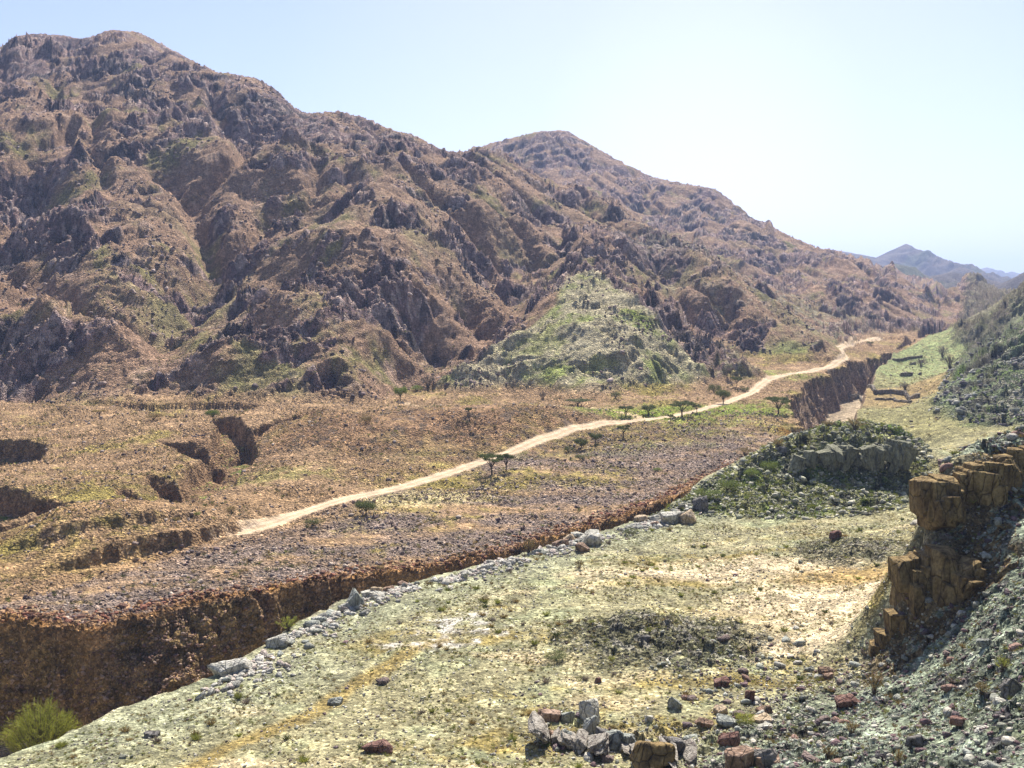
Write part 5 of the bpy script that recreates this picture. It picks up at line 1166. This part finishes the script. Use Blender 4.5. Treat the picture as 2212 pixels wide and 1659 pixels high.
def d_tuft(x, y):
    c = fbm(x / 10, y / 7, 3, 503); return np.clip(.35 + .9 * c, .04, 1) * notgorge(x, y) * in_view(x, y) * (poly_sd(x, y, FARP) < 0)
xt, yt = scatter(295, d_tuft, (-45, 75), (70, 150), 51); zt_ = gz(xt, yt)
for x_, y_, z_ in zip(xt, yt, zt_):
    s_ = random.uniform(.35, .75); mi_ = random.choice((0, 0, 1, 1, 2, 3, 4, 5)); o = link("dwarf_shrub", TFM[mi_], None, (x_, y_, z_), (0, 0, random.uniform(0, 6.3)), (s_, s_, s_ * random.uniform(.6, 1.0))); tag(o, ('larger ' if s_ > .55 else 'small ') + SC_[mi_] + ' dwarf shrub near ' + zone(x_, y_), "shrub", "dwarf shrubs dotted over the near flat")
def tufts(name, x, y, size, m_, seed, hs=.8):
    r = np.random.default_rng(seed); z = gz(x, y); Vs, Qs, k_ = [], [], 0
    for i in range(5):
        V, Q = TF[i]; V = V.reshape(-1, 4, 3)[:34].reshape(-1, 3); Q = Q[:34]; mm = np.where(np.arange(len(x)) % 5 == i)[0]; a = r.uniform(0, 6.28, len(mm)); ca, sa = np.cos(a), np.sin(a)
        P = np.stack([V[None, :, 0] * ca[:, None] - V[None, :, 1] * sa[:, None], V[None, :, 0] * sa[:, None] + V[None, :, 1] * ca[:, None], V[None, :, 2] * hs + 0 * ca[:, None]], -1) * size[mm][:, None, None] + np.stack([x[mm], y[mm], z[mm]], -1)[:, None, :]
        Vs.append(P.reshape(-1, 3)); Qs.append((Q[None] + (np.arange(len(mm)) * len(V))[:, None, None]).reshape(-1, 4) + k_); k_ += len(mm) * len(V)
    o = link(name, mesh_from(name, np.concatenate(Vs), np.concatenate(Qs), m_)); o['kind'] = 'stuff'
for i, (m_, n_) in enumerate(((GRASS, 7500), (STRAW, 10000), (LEAF, 1400))):
    x_, y_ = scatter(n_, d_tuft, (-60, 80), (62, 165), 52 + i); tufts("dry_grass", x_, y_, r0.uniform(.12, .32, len(x_)), m_, 55 + i)
def d_sp(x, y): return np.clip(.2 + 1.2 * fbm(x / 6, y / 6, 3, 505), 0, 1) * (poly_sd(x, y, spur_l) > 0) * in_view(x, y)
x_, y_ = scatter(900, d_sp, (5, 60), (48, 92), 58); tufts("slope_grass", x_, y_, r0.uniform(.15, .4, len(x_)), GRASS, 59)
def d_ft(x, y): return np.clip(.25 + .9 * fbm(x / 14, y / 10, 3, 507), 0, 1) * notgorge(x, y) * in_view(x, y) * (seg_dist(x, y, TRACK)[0] > 3) * (poly_sd(x, y, FARP) > 0)
for i, (m_, n_) in enumerate(((STRAW, 4500), (LEAF, 4500), (GRASS, 1800))):
    x_, y_ = scatter(n_, d_ft, (-160, 130), (108, 380), 61 + i); tufts("terrace_scrub", x_, y_, r0.uniform(.25, .75, len(x_)), m_, 64 + i)
for i, (m_, n_) in enumerate(((STRAW, 2200), (LEAF, 700), (GRASS, 1500))):
    x_, y_ = scatter(n_, d_bank, (60, 330), (200, 640), 91 + i); tufts("bank_scrub", x_, y_, r0.uniform(.25, .8, len(x_)), m_, 94 + i)
def d_hs(x, y): return (poly_sd(x, y, xy(hk)) > 0) * 1.
for i, (m_, n_) in enumerate(((LEAFG, 700), (GRASS, 900))):
    x_, y_ = scatter(n_, d_hs, (20, 85), (150, 210), 71 + i); tufts("hillock_grass", x_, y_, r0.uniform(.3, .9, len(x_)), m_, 74 + i)
def d_py(x, y): return np.clip(.1 + .9 * fbm(x / 25, y / 25, 3, 509), 0, 1) * (base_h(x, y) - zt(y) > 1) * in_view(x, y) * (x < .33 * y)
for i, (m_, n_) in enumerate(((LEAF, 2400), (LEAFG, 1200))):
    x_, y_ = scatter(n_, d_py, (-300, 200), (300, 620), 81 + i); tufts("mountain_scrub", x_, y_, r0.uniform(.3, .75, len(x_)), m_, 84 + i)

# ------------------------------------------------------------------ dry stone walls of the old fields, far right
WALLM = rock_mat("wall_stone", (.20, .17, .13), (.36, .30, .23), scale=2)
def stone_wall(pts, h, th, label, seed):
    r = np.random.default_rng(seed); P = [hit(*p) for p in pts]; Vs, Qs, k_ = [], [], 0
    for a, b in zip(P[:-1], P[1:]):
        L_ = math.dist(a[:2], b[:2]); n = max(1, int(L_ / .9)); ang = math.atan2(b[1] - a[1], b[0] - a[0])
        for i in range(n):
            for lay in range(2):
                t = (i + .5 + .3 * lay) / n; V, Q = rock_verts(3, int(r.integers(1e6)), 5, .8, .03, (.52, th * .5, h * .30)); V = V * r.uniform(.9, 1.15)
                x, y = a[0] + (b[0] - a[0]) * t, a[1] + (b[1] - a[1]) * t; z = float(gz(np.array([x]), np.array([y]))[0])
                V = np.c_[V[:, 0] * math.cos(ang) - V[:, 1] * math.sin(ang), V[:, 0] * math.sin(ang) + V[:, 1] * math.cos(ang), V[:, 2]] + [x, y, z + h * (.22 + .5 * lay)]
                Vs.append(V); Qs.append(Q + k_); k_ += len(V)
    o = link("stone_wall", mesh_from("stone_wall", np.concatenate(Vs), np.concatenate(Qs), WALLM)); tag(o, label, "stone wall", "dry stone walls of the old fields")
stone_wall([(1836, 866), (1856, 858), (1890, 852), (1925, 850), (1955, 853), (1985, 859)], 1.5, .9, "long curved dry stone wall below the green field on the right bank", 801)
stone_wall([(1890, 863), (1930, 864), (1968, 869)], .8, .8, "short low stone wall just in front of the curved wall", 803)
stone_wall([(1944, 812), (1970, 811)], 1.4, 1.2, "dark broken wall stump in the middle of the green field", 805)
stone_wall([(1982, 810), (1990, 809)], 1.0, 1.0, "tiny wall stump right of the dark one in the green field", 807)
stone_wall([(1928, 778), (1960, 775), (1992, 771)], 1.0, .8, "straight low wall along the far edge of the green field", 809)
stone_wall([(1964, 788), (1978, 787)], 1.0, .8, "small wall stump near the far edge of the green field", 811)
stone_wall([(1985, 783), (1994, 782)], 1.0, .8, "smallest wall stump beside the far edge of the green field", 813)
# blue plastic bag lying in the gorge
pb_, nb_, bb2 = mat("blue_plastic"); bb2.inputs['Base Color'].default_value = (.02, .12, .6, 1); bb2.inputs['Roughness'].default_value = .4
qb = hit(609, 1378); Vb, Qb = rock_verts(6, 77, 12, .1, .12, (.32, .25, .22)); ob = link("plastic_bag", mesh_from("plastic_bag", Vb, Qb, pb_), None, (qb[0], qb[1], qb[2] + .15)); tag(ob, "small blue plastic bag caught below the yellow green gorge bush", "bag")
# ------------------------------------------------------------------ haze: one closed box of even air round everything
HAZE = 0.00013
if HAZE:
    me = bpy.data.meshes.new("haze"); x0, x1, y0, y1, z0, z1 = -9000, 9000, -60, 16500, -30, 620
    me.from_pydata([(x0, y0, z0), (x1, y0, z0), (x1, y1, z0), (x0, y1, z0), (x0, y0, z1), (x1, y0, z1), (x1, y1, z1), (x0, y1, z1)], [], [(0, 3, 2, 1), (4, 5, 6, 7), (0, 1, 5, 4), (1, 2, 6, 5), (2, 3, 7, 6), (3, 0, 4, 7)])
    hm = bpy.data.materials.new("haze_air"); hm.use_nodes = True; hn = hm.node_tree; hn.nodes.clear(); ho = hn.nodes.new('ShaderNodeOutputMaterial'); pv = hn.nodes.new('ShaderNodeVolumePrincipled')
    pv.inputs['Color'].default_value = (.48, .62, 1.0, 1); pv.inputs['Density'].default_value = HAZE; pv.inputs['Anisotropy'].default_value = .2; hn.links.new(pv.outputs[0], ho.inputs['Volume']); me.materials.append(hm)
    o = bpy.data.objects.new("haze", me); scene.collection.objects.link(o); o['kind'] = 'stuff'
